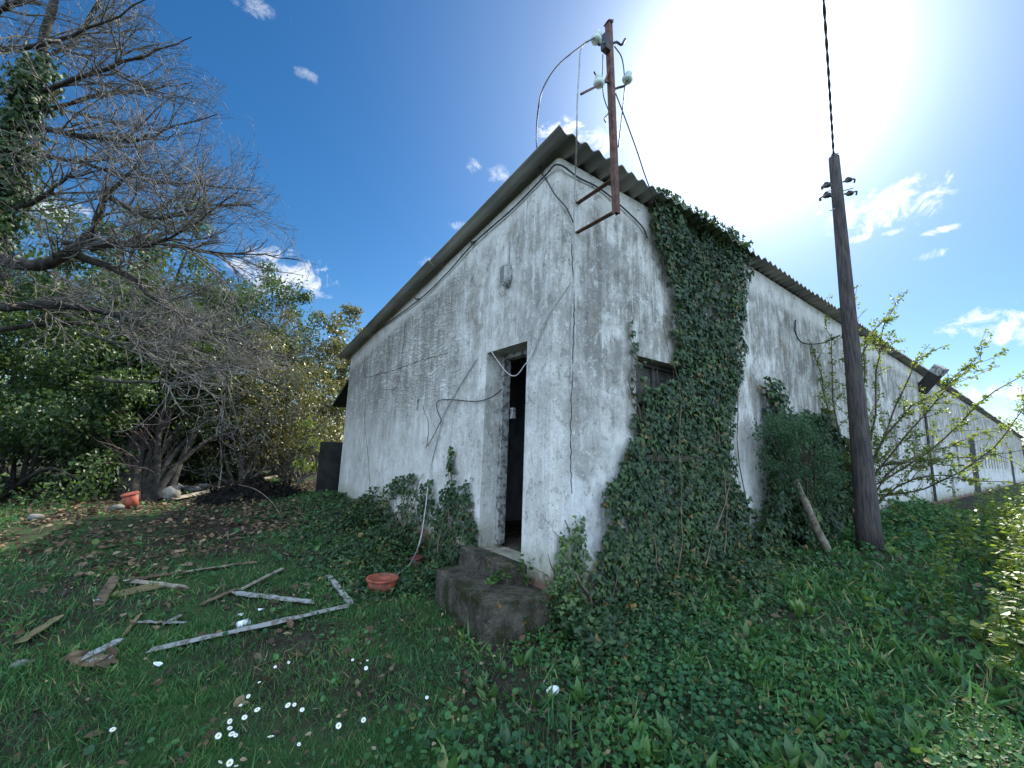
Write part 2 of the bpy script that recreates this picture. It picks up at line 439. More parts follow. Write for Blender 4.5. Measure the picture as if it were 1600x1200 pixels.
M['glass'] = simple('insulator_glass', (.42, .52, .46), (.62, .70, .62), 6, .12, 0, spec=.8)
M['cable'] = simple('black_cable', (.018, .018, .02), (.04, .04, .045), 20, .55)
M['greywire'] = simple('pale_wire', (.30, .30, .29), (.48, .47, .44), 20, .6)
M['pole'] = simple('creosoted_pole', (.035, .032, .033), (.105, .085, .075), 7, .9, stretch=(6, 6, .5), bstr=.8, bdist=.02)
M['palewood'] = simple('flaking_white_timber', (.30, .30, .29), (.15, .13, .11), 19, .9, stretch=(1, 1, 1), bstr=.7, bdist=.008, lo=.46, hi=.60)
M['greywood'] = simple('weathered_timber', (.12, .095, .065), (.30, .26, .20), 9, .9, stretch=(1, 1, 1), bstr=.6)
M['brownwood'] = simple('rotten_timber', (.06, .042, .028), (.17, .115, .065), 9, .95, bstr=.6)
M['tanwood'] = simple('damp_board', (.10, .085, .035), (.20, .15, .07), 6, .95, bstr=.5)
M['orange'] = simple('faded_orange_plastic', (.12, .045, .028), (.40, .085, .042), 9, .7, bstr=.3)
M['darkred'] = simple('dull_red_plastic', (.07, .022, .018), (.16, .035, .028), 7, .6, bstr=.1)
M['stoneware'] = simple('grey_stoneware', (.09, .08, .065), (.25, .235, .205), 9, .85)
M['stone'] = simple('field_stone', (.09, .085, .075), (.22, .21, .19), 6, .95, bstr=.8, bdist=.02)
M['white'] = simple('white_plastic', (.70, .72, .75), (.82, .83, .84), 10, .5, bstr=.05)
M['black'] = simple('charred_heap', (.004, .004, .004), (.016, .014, .012), 10, .95, bstr=1, bdist=.04, spec=.1)
M['boards'] = simple('tarred_boards', (.012, .013, .014), (.035, .033, .032), 3, .9, stretch=(1, 12, 1))
M['frame'] = simple('peeling_frame', (.36, .36, .34), (.12, .11, .10), 16, .85, lo=.45, hi=.6)
M['pane'] = simple('dusty_pane', (.045, .055, .065), (.10, .115, .125), 3, .25)
M['lampglass'] = simple('dusty_lamp_glass', (.30, .31, .28), (.46, .46, .42), 12, .35)
M['bark'] = simple('grey_bark', (.055, .046, .038), (.19, .17, .14), 8, .9, stretch=(2, 2, 1), bstr=.7, bdist=.01)
M['twig'] = simple('pale_twigs', (.055, .048, .044), (.27, .245, .215), 6, .85, bstr=.1)
M['darkbark'] = simple('mossy_dark_bark', (.014, .012, .010), (.050, .042, .032), 8, .95, bstr=.8, bdist=.02)
M['shoot'] = simple('brown_shoots', (.075, .050, .045), (.15, .105, .08), 8, .8)
M['stem'] = simple('ivy_stems', (.09, .065, .045), (.20, .155, .11), 10, .9)
M['ivy'] = leafmat('ivy_leaves', [(0, (.012, .028, .014)), (.35, (.020, .046, .020)), (.7, (.034, .072, .026)), (.93, (.055, .095, .034)), (.985, (.13, .085, .03))], .52, .16, (.10, .22, .03), .35)
M['ivyfresh'] = leafmat('young_ivy_leaves', [(0, (.022, .050, .018)), (.5, (.045, .088, .026)), (.9, (.085, .135, .04))], .40, .25, (.16, .30, .03))
M['laurel'] = leafmat('laurel_leaves', [(0, (.014, .030, .012)), (.4, (.026, .055, .018)), (.75, (.046, .088, .026)), (1, (.085, .13, .035))], .46, .22, (.20, .34, .04), .4)
M['scrub'] = leafmat('scrub_leaves', [(0, (.035, .042, .018)), (.35, (.065, .075, .028)), (.7, (.115, .115, .042)), (.9, (.17, .15, .055)), (1, (.15, .10, .06))], .4, .3, (.34, .34, .06), .5)
M['light'] = leafmat('sunny_leaves', [(0, (.05, .085, .022)), (.5, (.085, .13, .035)), (1, (.14, .18, .05))], .4, .4, (.36, .46, .06))
M['weed'] = leafmat('weed_leaves', [(0, (.045, .085, .018)), (.5, (.080, .135, .028)), (.85, (.12, .18, .035)), (1, (.20, .19, .05))], .4, .48, (.42, .55, .05))
M['shrubleaf'] = leafmat('new_shrub_leaves', [(0, (.06, .10, .025)), (.5, (.10, .155, .035)), (1, (.16, .21, .05))], .45, .5, (.42, .52, .06))
M['grass'] = leafmat('grass_blades', [(0, (.020, .075, .026)), (.4, (.036, .120, .036)), (.75, (.058, .160, .046)), (.93, (.10, .17, .055)), (1, (.26, .22, .12))], .5, .28, (.10, .28, .05), .4)
M['drygrass'] = leafmat('straw_blades', [(0, (.16, .125, .065)), (1, (.34, .28, .17))], .7, .25, (.3, .25, .12), .3)
M['cover'] = leafmat('ground_leaves', [(0, (.015, .054, .024)), (.4, (.028, .094, .034)), (.8, (.048, .135, .044)), (.97, (.075, .115, .035)), (1, (.18, .14, .05))], .58, .22, (.13, .28, .04), .3)
M['feather'] = leafmat('feathery_leaves', [(0, (.020, .048, .030)), (.5, (.034, .075, .042)), (1, (.055, .11, .055))], .5, .3, (.12, .30, .08), .3)
M['dock'] = leafmat('dock_leaves', [(0, (.034, .090, .028)), (.5, (.056, .130, .036)), (.96, (.09, .17, .045)), (1, (.13, .15, .05))], .38, .3, (.18, .34, .04), .5)
M['litter'] = leafmat('dead_leaves', [(0, (.035, .024, .017)), (.5, (.085, .058, .038)), (.85, (.15, .105, .07)), (1, (.26, .20, .14))], .8, .1, (.2, .13, .07), .3)
M['shard'] = leafmat('charred_bits', [(0, (.004, .004, .004)), (.8, (.018, .016, .014)), (1, (.06, .05, .04))], .9, .02, (.02, .02, .02), .1)
M['petal'] = simple('daisy_petals', (.74, .75, .76), (.84, .84, .84), 30, .6, bstr=.02)
M['eye'] = simple('daisy_eyes', (.55, .38, .03), (.70, .50, .05), 60, .7)
M['dstem'] = simple('daisy_stalks', (.05, .10, .02), (.08, .14, .03), 20, .6)

def groundmat():
    mt, N, out = newmat('soil_and_turf')
    g = N.new('ShaderNodeTexCoord').outputs['Object']
    sep = N.new('ShaderNodeSeparateXYZ'); N.l.new(g, sep.inputs[0])
    n1 = N.noise(g, .8, 6, .65, .5); n2 = N.noise(g, 6, 6, .7); n3 = N.noise(g, 40, 5, .7)
    soil = N.mix(N.smooth(n2, .3, .7), (.018, .014, .011), (.055, .042, .030))
    soil = N.mix(N.math('MULTIPLY', N.smooth(n3, .60, .70), .6), soil, (.13, .095, .065))
    turf = N.mix(N.smooth(n2, .3, .7), (.022, .050, .016), (.045, .085, .026))
    c = N.mix(N.smooth(n1, .40, .55), turf, soil)
    far = N.smooth(N.vmath('LENGTH', g), 26, 60)
    c = N.mix(far, c, N.mix(N.smooth(n1, .35, .65), (.075, .11, .035), (.13, .14, .06)))
    principled(N, out, c, .95, 0, .15, N.math('ADD', n2, N.math('MULTIPLY', n3, .6)), .9, .03)
    return mt
M['ground'] = groundmat()

# ------------------------------------------------------------------ ground
CP = np.array([(-2.44, -2.69, -.44), (-1.2, -1, -.42), (-.5, .4, -.40), (-.5, 1.6, -.36), (-.5, 2.8, -.24), (-.5, 4.2, -.12), (-.5, 6, -.04), (0.2, 7.5, 0.0),
               (-3, 6, -.12), (-4, 10, -.05), (3, -.5, -.27), (1.2, -.6, -.38), (6, -.8, -.20), (10, -1, -.14), (20, -1, -.12), (40, -1, -.1), (2, -2.5, -.42), (6, -2.5, -.34), (12, -3, -.25), (-3, 0, -.43), (-5, 3, -.32),
               (-8, 8, -.1), (0, 12, 0), (8, 12, 0), (-8, -6, -.5), (6, -8, -.4), (30, -10, -.2), (30, 15, 0), (-15, 15, 0), (3, 3, -.2), (10, 3, -.15), (2, 5, -.1)])
def gz(x, y):
    x = np.asarray(x, float); y = np.asarray(y, float)
    d2 = (x[..., None]-CP[:, 0])**2+(y[..., None]-CP[:, 1])**2+.12
    w = 1/d2**1.5
    z = (w*CP[:, 2]).sum(-1)/w.sum(-1)
    z = z+(fbm(x*.9, y*.9, 1)-.5)*.10+(fbm(x*4, y*4, 2)-.5)*.05
    r = np.hypot(x, y)
    inside = (x > .02) & (y > .02) & (y < 6.7) & (x < 54)
    return np.where(inside, np.minimum(z, -.12), z)
def onground(u, v, lift=0.0):
    z = -.3
    for _ in range(12):
        p = on(u, v, 2, z)
        z = .5*z+.5*(float(gz(p[0], p[1]))+lift)
    p = on(u, v, 2, z); return p
gx = np.concatenate([[-900, -400, -200, -100, -60, -40, -28, -20], np.arange(-14, -6, .5), np.arange(-6, 10, .1), np.arange(10, 30, .4), np.arange(30, 62, 2.0), [80, 120, 200, 400, 900]])
gy = np.concatenate([[-900, -400, -200, -100, -60, -40, -28, -20], np.arange(-14, -5, .5), np.arange(-5, 11, .1), np.arange(11, 22, .4), np.arange(22, 50, 2.0), [60, 80, 120, 200, 400, 900]])
GX, GY = np.meshgrid(gx, gy, indexing='ij')
GV = np.stack([GX, GY, gz(GX, GY)], -1).reshape(-1, 3)
ii = np.arange(len(GV)).reshape(GX.shape)
GF = np.stack([ii[:-1, :-1], ii[1:, :-1], ii[1:, 1:], ii[:-1, 1:]], -1).reshape(-1, 4)
tag(link('ground', npmesh('ground', GV, [GF], True), M['ground']), kind='structure')

# ------------------------------------------------------------------ building
L, LX, TH, ov, vo = 6.75, 54.0, .30, .22, .20
SL = .13
EX = [-1, 0, 1, 3.2, 4.1, 5.8, 10.6, 13.2, 22.7, 34, 54]
EZ = [3.91, 3.92, 3.95, 4.00, 4.01, 3.99, 3.97, 3.94, 3.87, 3.77, 3.60]
def eave(x): return np.interp(x, EX, EZ)
def wtop(x, y): return float(eave(x)) - .050 - .130*max(y, 0)
YD0, YD1, DZ0, DZ1 = .40, 1.12, .05, 2.105
bld = empty('farm_building', (0, 0, -.4), 'long low whitewashed farm building with a corrugated roof and an open dark doorway', 'building')
w = MB()
Zb = -.75
w.prism([(.0, .035), (.012, .012), (.035, 0), (TH, 0), (TH, YD0), (0, YD0)], Zb, wtop)
w.prism([(0, YD0), (TH, YD0), (TH, YD1), (0, YD1)], DZ1, wtop)
w.prism([(0, YD0), (TH, YD0), (TH, YD1), (0, YD1)], Zb, DZ0-.03)
HY0, HY1, HZ0, HZ1 = 2.88, 2.965, 1.55, 1.74          # hole knocked through the end wall
w.prism([(0, YD1), (TH, YD1), (TH, HY0), (0, HY0)], Zb, wtop)
w.prism([(0, HY0), (TH, HY0), (TH, HY1), (0, HY1)], Zb, HZ0)
w.prism([(0, HY0), (TH, HY0), (TH, HY1), (0, HY1)], lambda x, y: HZ1 - (.05 if y > HY0+.01 else 0), wtop)
w.prism([(0, HY1), (TH, HY1), (TH, L), (0.02, L), (0, L-.03)], Zb, wtop)
# long wall
OPEN = [(1.16, 2.20, 1.05, 2.09), (4.28, 5.10, 1.15, 2.08), (6.55, 7.30, 1.15, 2.0), (8.3, 9.0, 1.1, 2.0), (11.2, 11.9, 1.1, 2.0), (13.5, 14.2, 1.0, 2.0), (16.0, 16.6, 1.2, 2.0), (18.6, 19.2, -.05, .55),
        (20.5, 21.1, 1.1, 1.9), (23.9, 25.9, -.1, 2.2)] + [(27.2+1.25*i, 27.6+1.25*i, .95, 1.95) for i in range(10)] + [(41.5, 43.5, -.1, 2.2)]
xs = TH
cuts = []
for (a, b, z0, z1) in OPEN:
    cuts.append((xs, a, None)); cuts.append((a, b, (z0, z1))); xs = b
cuts.append((xs, LX, None))
for (a, b, o) in cuts:
    if o is None:
        n = max(1, int((b-a)/4))
        for i in range(n):
            p, q = a+(b-a)*i/n, a+(b-a)*(i+1)/n
            w.prism([(p, 0), (q, 0), (q, TH), (p, TH)], Zb, wtop)
    else:
        poly = [(a, 0), (b, 0), (b, TH), (a, TH)]
        w.prism(poly, Zb, o[0]); w.prism(poly, o[1], wtop)
# back and far walls
w.prism([(TH, L-TH), (LX, L-TH), (LX, L), (TH, L)], Zb, lambda x, y: float(eave(x)) - .05 - .137*L)
w.prism([(LX, 0), (LX+TH, 0), (LX+TH, L), (LX, L)], Zb, wtop)
w.build('wall', M['plaster'], bld)
ip = MB()
ip.box((4.2, L/2, 1.6), (.12, L-.7, 4.6)); ip.box((2.2, 2.35, 1.5), (3.6, .1, 4.0))
ip.build('inner_wall', M['inner'], bld)
fl = MB(); fl.box((TH+LX/2, L/2, -.03), (LX-.1, L-.7, .12)); fl.build('floor_slab', M['concrete'], bld)
# roof: corrugated sheet in two overlapping courses
def course(y0, y1, lift, xa, xb):
    pitch, ns = .177, 8
    xs = np.arange(xa, xb, pitch/ns)
    ph = np.cos(2*math.pi*(xs-xa)/pitch)
    tilt = np.repeat(rng.normal(0, .006, len(xs)//(ns*6)+1), ns*6)[:len(xs)]
    ys = np.linspace(y0, y1, 5)
    jit = np.repeat(rng.normal(0, .012, len(xs)//(ns*6)+1), ns*6)[:len(xs)]
    top = np.stack([np.stack([xs, np.full_like(xs, y)+(jit if k == 0 else 0), eave(xs)-SL*(y+ov)+.024*ph+lift+tilt], -1) for k, y in enumerate(ys)])
    bot = top.copy(); bot[..., 2] -= .009
    K, n = top.shape[:2]
    V = np.concatenate([top.reshape(-1, 3), bot.reshape(-1, 3)])
    i1 = np.arange(K*n).reshape(K, n); i2 = i1+K*n
    q = lambda I: np.stack([I[:-1, :-1], I[:-1, 1:], I[1:, 1:], I[1:, :-1]], -1).reshape(-1, 4)
    F = [q(i1), q(i2)[:, ::-1]]
    for a, b in ((i1[0], i2[0]), (i1[-1], i2[-1]), (i1[:, 0], i2[:, 0]), (i1[:, -1], i2[:, -1])):
        F.append(np.stack([a[:-1], a[1:], b[1:], b[:-1]], -1))
    return V, np.concatenate(F)
rf = MB()
for (y0, y1, lift) in ((-ov, 2.5, .012), (2.35, 4.9, .0), (4.75, L+.22, -.012)):
    V, F = course(y0, y1, lift, -vo-.04*(y0 > 0), LX+.4)
    rf.arr(V, F)
ro = rf.build('roof', M['roof'], bld, True)
# timber verge under the sheet edge
vb = MB()
vb.tube([(-.012, -.02, 3.93-.035), (-.012, L+.02, 3.93-.137*L-.035)], .0, 4) if 0 else None
pur = MB()
for y in (.55, 2.2, 4.0, 5.8):
    pur.box(((LX-.2)/2+.1, y, float(eave(5))-SL*(y+ov)-.11), (LX-.5, .07, .09))
pur.build('purlin', M['brownwood'], bld)
# door frame (no door leaf), sill
df = MB()
df.box((TH-.06, YD1-.035, (DZ0+DZ1)/2), (.09, .06, DZ1-DZ0-.01), jit=.004)
df.build('door_frame', M['frame'], bld)
df = MB(); df.box((TH-.06, (YD0+YD1)/2, DZ1-.03), (.09, YD1-YD0-.15, .055), jit=.003); df.build('door_head', M['frame'], bld)
sw = MB(); sw.box((TH+.012, YD1-.10, 1.45), (.04, .05, .12)); sw.build('switch_box', M['frame'], bld)
# windows: frame, panes, concrete sill and lintel
for i, (a, b, z0, z1) in enumerate(OPEN):
    if z0 < 0 or i >= 20: continue
    fr = MB()
    yc = .17 if i < 3 else .05
    t = .05
    wd = b-a
    fr.box((a+t/2, yc, (z0+z1)/2), (t, .06, z1-z0)); fr.box((b-t/2, yc, (z0+z1)/2), (t, .06, z1-z0))
    fr.box(((a+b)/2, yc, z0+t/2), (wd-2*t, .06, t)); fr.box(((a+b)/2, yc, z1-t/2), (wd-2*t, .06, t))
    if wd > .6: fr.box(((a+b)/2, yc, (z0+z1)/2), (.035, .05, z1-z0-2*t))
    if wd > .6: fr.box(((a+b)/2-wd/4, yc+.001, z0+(z1-z0)*.55), (wd/2-.07, .04, .03)); fr.box(((a+b)/2+wd/4, yc+.001, z0+(z1-z0)*.55), (wd/2-.07, .04, .03))
    if i >= 10:
        fr = MB(); fr.box(((a+b)/2, .03, (z0+z1)/2), (wd-.01, .02, z1-z0-.01)); fr.build('slit_window', M['boards'], bld); continue
    wn_ = fr.build('window', M['shutter'] if i == 0 else M['frame'], bld)
    pn = MB(); pn.box(((a+b)/2, yc+.02 if i < 3 else yc-.012, (z0+z1)/2), (wd-.08, .008, z1-z0-.08))
    o = pn.build('pane', M['shutter'] if i == 0 else M['pane']); o.parent = wn_
    if wd > .6:
        sb = MB(); sb.box(((a+b)/2, -.02, z0-.035), (wd+.1, .14, .06), jit=.003); sb.build('sill', M['concrete'], bld)
for (a, b) in ((23.9, 25.9), (41.5, 43.5)):
    d_ = MB(); d_.box(((a+b)/2, .045, 1.04), (b-a-.04, .05, 2.26)); d_.build('door', M['boards'], bld)
# settlement cracks in the end wall
def crack(pts, r):
    c_ = MB(); P = bezier(pts, 50); P[:, 0 if abs(P[0, 1]) < 1e-6 else 1] += rng.normal(0, .006, 50); P[:, 2] += rng.normal(0, .006, 50)
    P[:, 0] -= .001 if P[:, 0].std() < .001 else 0; P[:, 1] -= .001 if P[:, 0].std() > .01 else 0; c_.tube(P, r*(.75+.5*rng.random(50)), 4); c_.build('crack', M['dark'], bld)
crack([on(*p, 0, 0) for p in ((566, 560), (572, 605), (570, 660), (576, 720), (577, 772))], .004)
crack([on(*p, 0, 0) for p in ((572, 590), (600, 583), (640, 570), (660, 562), (700, 552))], .004)
crack([on(*p, 0, 0) for p in ((634, 500), (628, 560), (620, 605), (600, 608))], .003)
crack([on(*p, 0, 0) for p in ((660, 633), (670, 665), (666, 700))], .004)
crack([on(*p, 1, 0) for p in ((893, 380), (897, 480), (895, 560), (892, 680), (893, 770))], .005)

# lean-to behind the far end
sh = empty('lean_to_shed', (.5, 7.3, 0), 'low dark boarded lean-to shed against the far left end of the white building', 'shed')
s = MB(); s.box((.0, 7.25, .48), (.66, .06, 1.2)); s.box((2.2, 8.05, .9), (2.9, .06, 2.1)); s.build('wall', M['boards'], sh)
s = MB(); V = [(.02, 6.80, 2.50), (3.8, 6.80, 2.50), (3.8, 8.1, 1.98), (.02, 8.1, 1.98)]
V += [(x, y, z-.04) for x, y, z in V]
s.add(V, [(0, 1, 2, 3), (7, 6, 5, 4), (0, 4, 5, 1), (1, 5, 6, 2), (2, 6, 7, 3), (3, 7, 4, 0)])
s.build('roof', M['boards'], sh)

# ------------------------------------------------------------------ steps
def rough_block(poly, z0, z1, n=10):
    """plan polygon block with worn edges: subdivided and displaced"""
    import bmesh
    bm = bmesh.new()
    vb_ = [bm.verts.new((x, y, z0)) for x, y in poly]; vt = [bm.verts.new((x, y, z1)) for x, y in poly]
    bm.faces.new(vb_[::-1]); bm.faces.new(vt)
    k = len(poly)
    for i in range(k): bm.faces.new((vb_[i], vb_[(i+1) % k], vt[(i+1) % k], vt[i]))
    bmesh.ops.bevel(bm, geom=list(bm.edges), offset=.012, segments=1, affect='EDGES')
    bmesh.ops.subdivide_edges(bm, edges=[e for e in bm.edges if e.calc_length() > .08], cuts=14, use_grid_fill=True)
    bmesh.ops.triangulate(bm, faces=[f for f in bm.faces if len(f.verts) > 4])
    for v in bm.verts:
        c = v.co
        v.co += Vector(((float(fbm(c.y*9+c.z*4, c.z*9, 0, 6))-.5)*.012, (float(fbm(c.x*9, c.z*9+c.x, 1, 6))-.5)*.012, (float(fbm(c.x*9, c.y*9, 2, 6))-.5)*.012))
    me = bpy.data.meshes.new('block'); bm.to_mesh(me); bm.free()
    for p in me.polygons: p.use_smooth = False
    return me
o = link('concrete_step', rough_block([(-.60, .06), (.0, -.03), (.0, 1.12), (-.50, 1.05)], -.6, -.10), M['concrete'])
tag(o, 'mossy lower concrete step on the grass below the doorway', 'step')
o = link('concrete_step', rough_block([(-.20, .33), (.0, .30), (.0, 1.2), (-.18, 1.2)], -.35, .05), M['concrete'])
tag(o, 'upper concrete doorstep right under the open doorway', 'step')

# ------------------------------------------------------------------ ivy
def inpoly(x, y, poly):
    P = np.array(poly); c = np.zeros(len(x), bool); j = len(P)-1
    for i in range(len(P)):
        xi, yi = P[i]; xj, yj = P[j]
        hit = ((yi > y) != (yj > y)) & (x < (xj-xi)*(y-yi)/(yj-yi+1e-12)+xi)
        c ^= hit; j = i
    return c
def ivy(name, label, axis, poly, dens, size, mat, thick=.16, rag=.18, group=None, stems=14, extra=None, holes=(), gap=.55):
    """poly in pixels on the wall plane; axis 0 = end wall, 1 = long wall"""
    W3 = np.array([on(u, v, axis, 0) for u, v in poly]); a = 1-axis
    pl = W3[:, [a, 2]]
    lo, hi = pl.min(0)-.15, pl.max(0)+.15
    n = int((hi-lo).prod()*dens)
    s_ = rng.uniform(lo[0], hi[0], n); z_ = rng.uniform(lo[1], hi[1], n)
    js = s_+(fbm(s_*3.2, z_*3.2, 3)-.5)*2*rag+(fbm(s_*11, z_*9, 4)-.5)*rag*1.1
    jz = z_+(fbm(s_*4, z_*1.5, 5)-.5)*2*rag
    ok = inpoly(js, jz, pl) & (rng.random(n) < .55+.8*fbm(s_*2.5, z_*2.5, 0)) & (rng.random(n) < np.clip(gap+2.6*(fbm(s_*6.5, z_*4.5, 1)-.36), 0, 1))
    for h_ in holes: ok &= ~inpoly(s_, z_, np.array([on(u, v, axis, 0) for u, v in h_])[:, [a, 2]])
    s_, z_ = s_[ok], z_[ok]; n = len(s_)
    bulk = thick*(.25+1.1*fbm(s_*2.2, z_*1.6, 2)**1.3)
    dpt = .015+bulk*rng.random(n)**.45
    P = np.zeros((n, 3)); P[:, a] = s_; P[:, 2] = z_; P[:, axis] = -dpt
    out = np.zeros(3); out[axis] = -1
    along = np.zeros(3); along[a] = 1
    Nn = out*1.0+rng.normal(0, .42, (n, 3))+np.array([0, 0, .35])
    D = np.array([0, 0, -1.0])+along*rng.normal(0, .55, n)[:, None]+rng.normal(0, .3, (n, 3))+out*.35
    c = P.mean(0); c[2] = pl[:, 1].min()
    root = empty(name, c, label, 'ivy', group)
    if extra is not None: P = np.vstack([P, extra[0]]); D = np.vstack([D, extra[1]]); Nn = np.vstack([Nn, extra[2]]); n = len(P)
    scatter('foliage', mat, P, D, Nn, size*(.55+.75*rng.random(n)), T_IVY, root)
    st = []
    for i in range(stems):
        k = rng.integers(len(pl)); top = pl[k]*.7+pl.mean(0)*.3+rng.normal(0, .12, 2)
        b = np.array([pl[:, 0].mean()+rng.normal(0, .3)*(pl[:, 0].max()-pl[:, 0].min())*.6, pl[:, 1].min()-.1])
        t = np.linspace(0, 1, 12)[:, None]; q = b*(1-t)+top*t
        q[:, 0] += (fbm(t[:, 0]*4+i*7, t[:, 0]*0+i, 1)-.5)*.5
        p3 = np.zeros((12, 3)); p3[:, a] = q[:, 0]; p3[:, 2] = q[:, 1]; p3[:, axis] = -.012-rng.random()*(.03 if i % 3 else thick*.9)*np.sin(np.linspace(.6, 2.6, 12))
        st.append(p3)
    st = np.array(st); rad = np.linspace(.011, .003, 12)[None]*(.5+rng.random((stems, 1)))
    V, F = multitube(st, rad, 5)
    link('stem', npmesh('stem', V, [F], True), M['stem'], root)
    return root
# ivy curling over the eave
ne = 190
ex = np.where(rng.random(ne) < .85, rng.normal(2.6, .42, ne), rng.normal(3.45, .05, ne))
ez = eave(ex)-.02+np.abs(rng.normal(0, .055, ne))*(.3+1.2*fbm(ex*6, ex*0, 2)); ey = -ov-.0+rng.normal(.06, .06, ne)
extra = (np.stack([ex, ey, ez], -1), rng.normal(0, .7, (ne, 3))+np.array([0, -.2, .3]), rng.normal(0, .6, (ne, 3))+np.array([0, -.6, .4]))
ivy('climbing_ivy', 'huge dark ivy covering the long wall from the ground up to the eave', 1,
    [(1010, 292), (1070, 322), (1140, 372), (1163, 392), (1158, 440), (1150, 520), (1142, 600), (1132, 690), (1140, 745), (1160, 790), (1158, 850), (1120, 905), (1060, 960), (940, 985), (915, 930), (935, 830), (950, 760), (968, 690), (985, 670), (993, 620), (996, 568), (1050, 570), (1040, 470), (1018, 380)],
    2100, .060, M['ivy'], .15, .13, stems=40, extra=extra, holes=[[(996, 562), (1062, 570), (1045, 590), (1020, 604), (996, 606)]])
ivy('climbing_ivy', 'narrow strand of ivy climbing beside the left edge of the covered window', 1,
    [(980, 490), (988, 500), (993, 555), (990, 660), (985, 700), (980, 660), (984, 560)], 900, .05, M['ivy'], .06, .05, stems=3)
ivy('climbing_ivy', 'young ivy in slender tongues on the white corner beside the steps', 1,
    [(868, 800), (874, 850), (882, 820), (886, 850), (890, 790), (897, 820), (905, 800), (908, 860), (914, 870), (916, 960), (880, 985), (862, 960), (864, 880)], 2600, .042, M['ivyfresh'], .06, .045, stems=8, gap=.35)
ivy('climbing_ivy', 'ivy round the recessed window left of the utility pole', 1,
    [(1180, 585), (1192, 592), (1205, 640), (1225, 650), (1260, 640), (1285, 660), (1310, 720), (1315, 800), (1310, 870), (1240, 905), (1170, 910), (1168, 800), (1184, 740), (1186, 660)], 1300, .08, M['ivy'], .34, .14, stems=14)
ivy('climbing_ivy', 'dark ivy patch with a tall peak on the end wall left of the doorway', 0,
    [(712, 700), (718, 745), (724, 775), (737, 742), (739, 800), (752, 850), (745, 890), (690, 890), (664, 870), (672, 830), (680, 745), (688, 800), (700, 755)], 1900, .055, M['ivy'], .10, .10, stems=12, gap=.25)
ivy('climbing_ivy', 'ivy arch on the low end wall near its far left corner', 0,
    [(610, 752), (632, 740), (652, 742), (656, 775), (668, 752), (678, 752), (674, 800), (664, 850), (600, 840), (560, 800), (590, 790), (626, 800), (636, 770), (622, 770), (612, 800), (596, 796)], 1500, .055, M['ivy'], .12, .10, stems=12, gap=.25)
# ------------------------------------------------------------------ end-wall fittings
lp = empty('wall_lamp', on(795, 432, 0, 0), 'dusty oval bulkhead lamp under a thin conduit above the doorway', 'lamp')
c = on(795, 432, 0, 0)
b = MB(); b.lathe(c+np.array([.005, 0, 0]), [(.075, 0), (.08, .02), (.07, .035)], 18, ((0, .85, 0), (0, 0, 1.75), (-1, 0, 0))); b.build('base', M['frame'], lp, True)
b = MB(); b.lathe(c+np.array([-.03, 0, 0]), [(.066, 0), (.068, .03), (.064, .046), (.046, .054), (.016, .056)], 18, ((0, .85, 0), (0, 0, 1.75), (-1, 0, 0))); b.build('lamp_glass', M['lampglass'], lp, False)
b = MB()
for k in (-1, 0, 1): b.tube([c+np.array([-.03, k*.034, -.115]), c+np.array([-.094, k*.026, -.085]), c+np.array([-.094, k*.026, .085]), c+np.array([-.03, k*.034, .115])], .003, 5)
b.build('guard', M['iron'], lp)
b = MB(); t = on(801, 375, 0, -.012); b.tube([c+np.array([-.012, 0, .12]), c+np.array([-.012, 0, .3]), c+np.array([-.012, 0, t[2]-c[2]])], .010, 6); b.build('conduit', M['greywire'], lp)
def wire(name, pts, r, mat, label, cat='cable', n=40, group=None, sag=None):
    m_ = MB(); m_.tube(bezier(pts, n), r, 5); o = m_.build(name, mat, None, True); return tag(o, label, cat, group)
def E(u, v, d=-.025): return on(u, v, 0, d)
def Lw(u, v, d=-.025): return on(u, v, 1, d)
wire('cable', [E(570, 527), E(588, 517), E(655, 468, -.03), E(700, 425), E(740, 380, -.035), E(800, 327), E(850, 276), (-.03, -.03, on(872, 262, 0, 0)[2]+.0), Lw(905, 278), Lw(945, 300), Lw(1000, 350), Lw(1012, 372)], .009, M['cable'], 'thick black cable strung along the gable under the roof edge and round the corner', n=80)
for i, (u, v, lb) in enumerate(((742, 380, 'small iron cable bracket halfway up the sloping roof edge'), (655, 468, 'pair of dark cable studs on the gable below the black cable'), (585, 520, 'small iron cable hook at the low far end of the gable'))):
    m_ = MB(); p = E(u, v, 0)
    m_.tube([p, p+np.array([-.06, 0, 0]), p+np.array([-.065, .03, .03])], .008, 5); m_.tube([p+np.array([-.03, -.06, .0]), p+np.array([-.03, .06, 0])], .007, 5)
    tag(m_.build('cable_bracket', M['iron']), lb, 'bracket')
# wires dangling on the end wall and across the doorway
wire('wire', [E(768, 550, -.02), E(790, 580, -.05), E(806, 587, -.08), E(820, 570, -.05), E(832, 555, -.02), E(850, 505, -.02), E(880, 460, -.02), E(893, 440, -.02)], .006, M['greywire'], 'pale wire sagging across the top of the doorway', 'wire')
wire('wire', [E(785, 608, -.02), E(765, 622, -.02), E(740, 627, -.02), E(700, 624, -.02), E(684, 627, -.02), E(683, 640, -.02), E(689, 655, -.02)], .0055, M['cable'], 'thin dark wire looping left from the door jamb', 'wire')
wire('wire', [E(745, 560, -.015), E(720, 600, -.015), E(693, 648, -.02), E(685, 680, -.02), E(672, 735, -.03), E(664, 800, -.25), E(655, 850, -.5), onground(640, 882, .04), onground(620, 898, .05), onground(606, 904, .12)], .007, M['greywire'], 'pale wire hanging down the end wall into the orange basin', 'wire', 60)
wire('wire', [E(690, 655, -.03), E(678, 680, -.05), E(668, 697, -.03)], .005, M['cable'], 'short dark wire end dangling above the ivy on the end wall', 'wire')
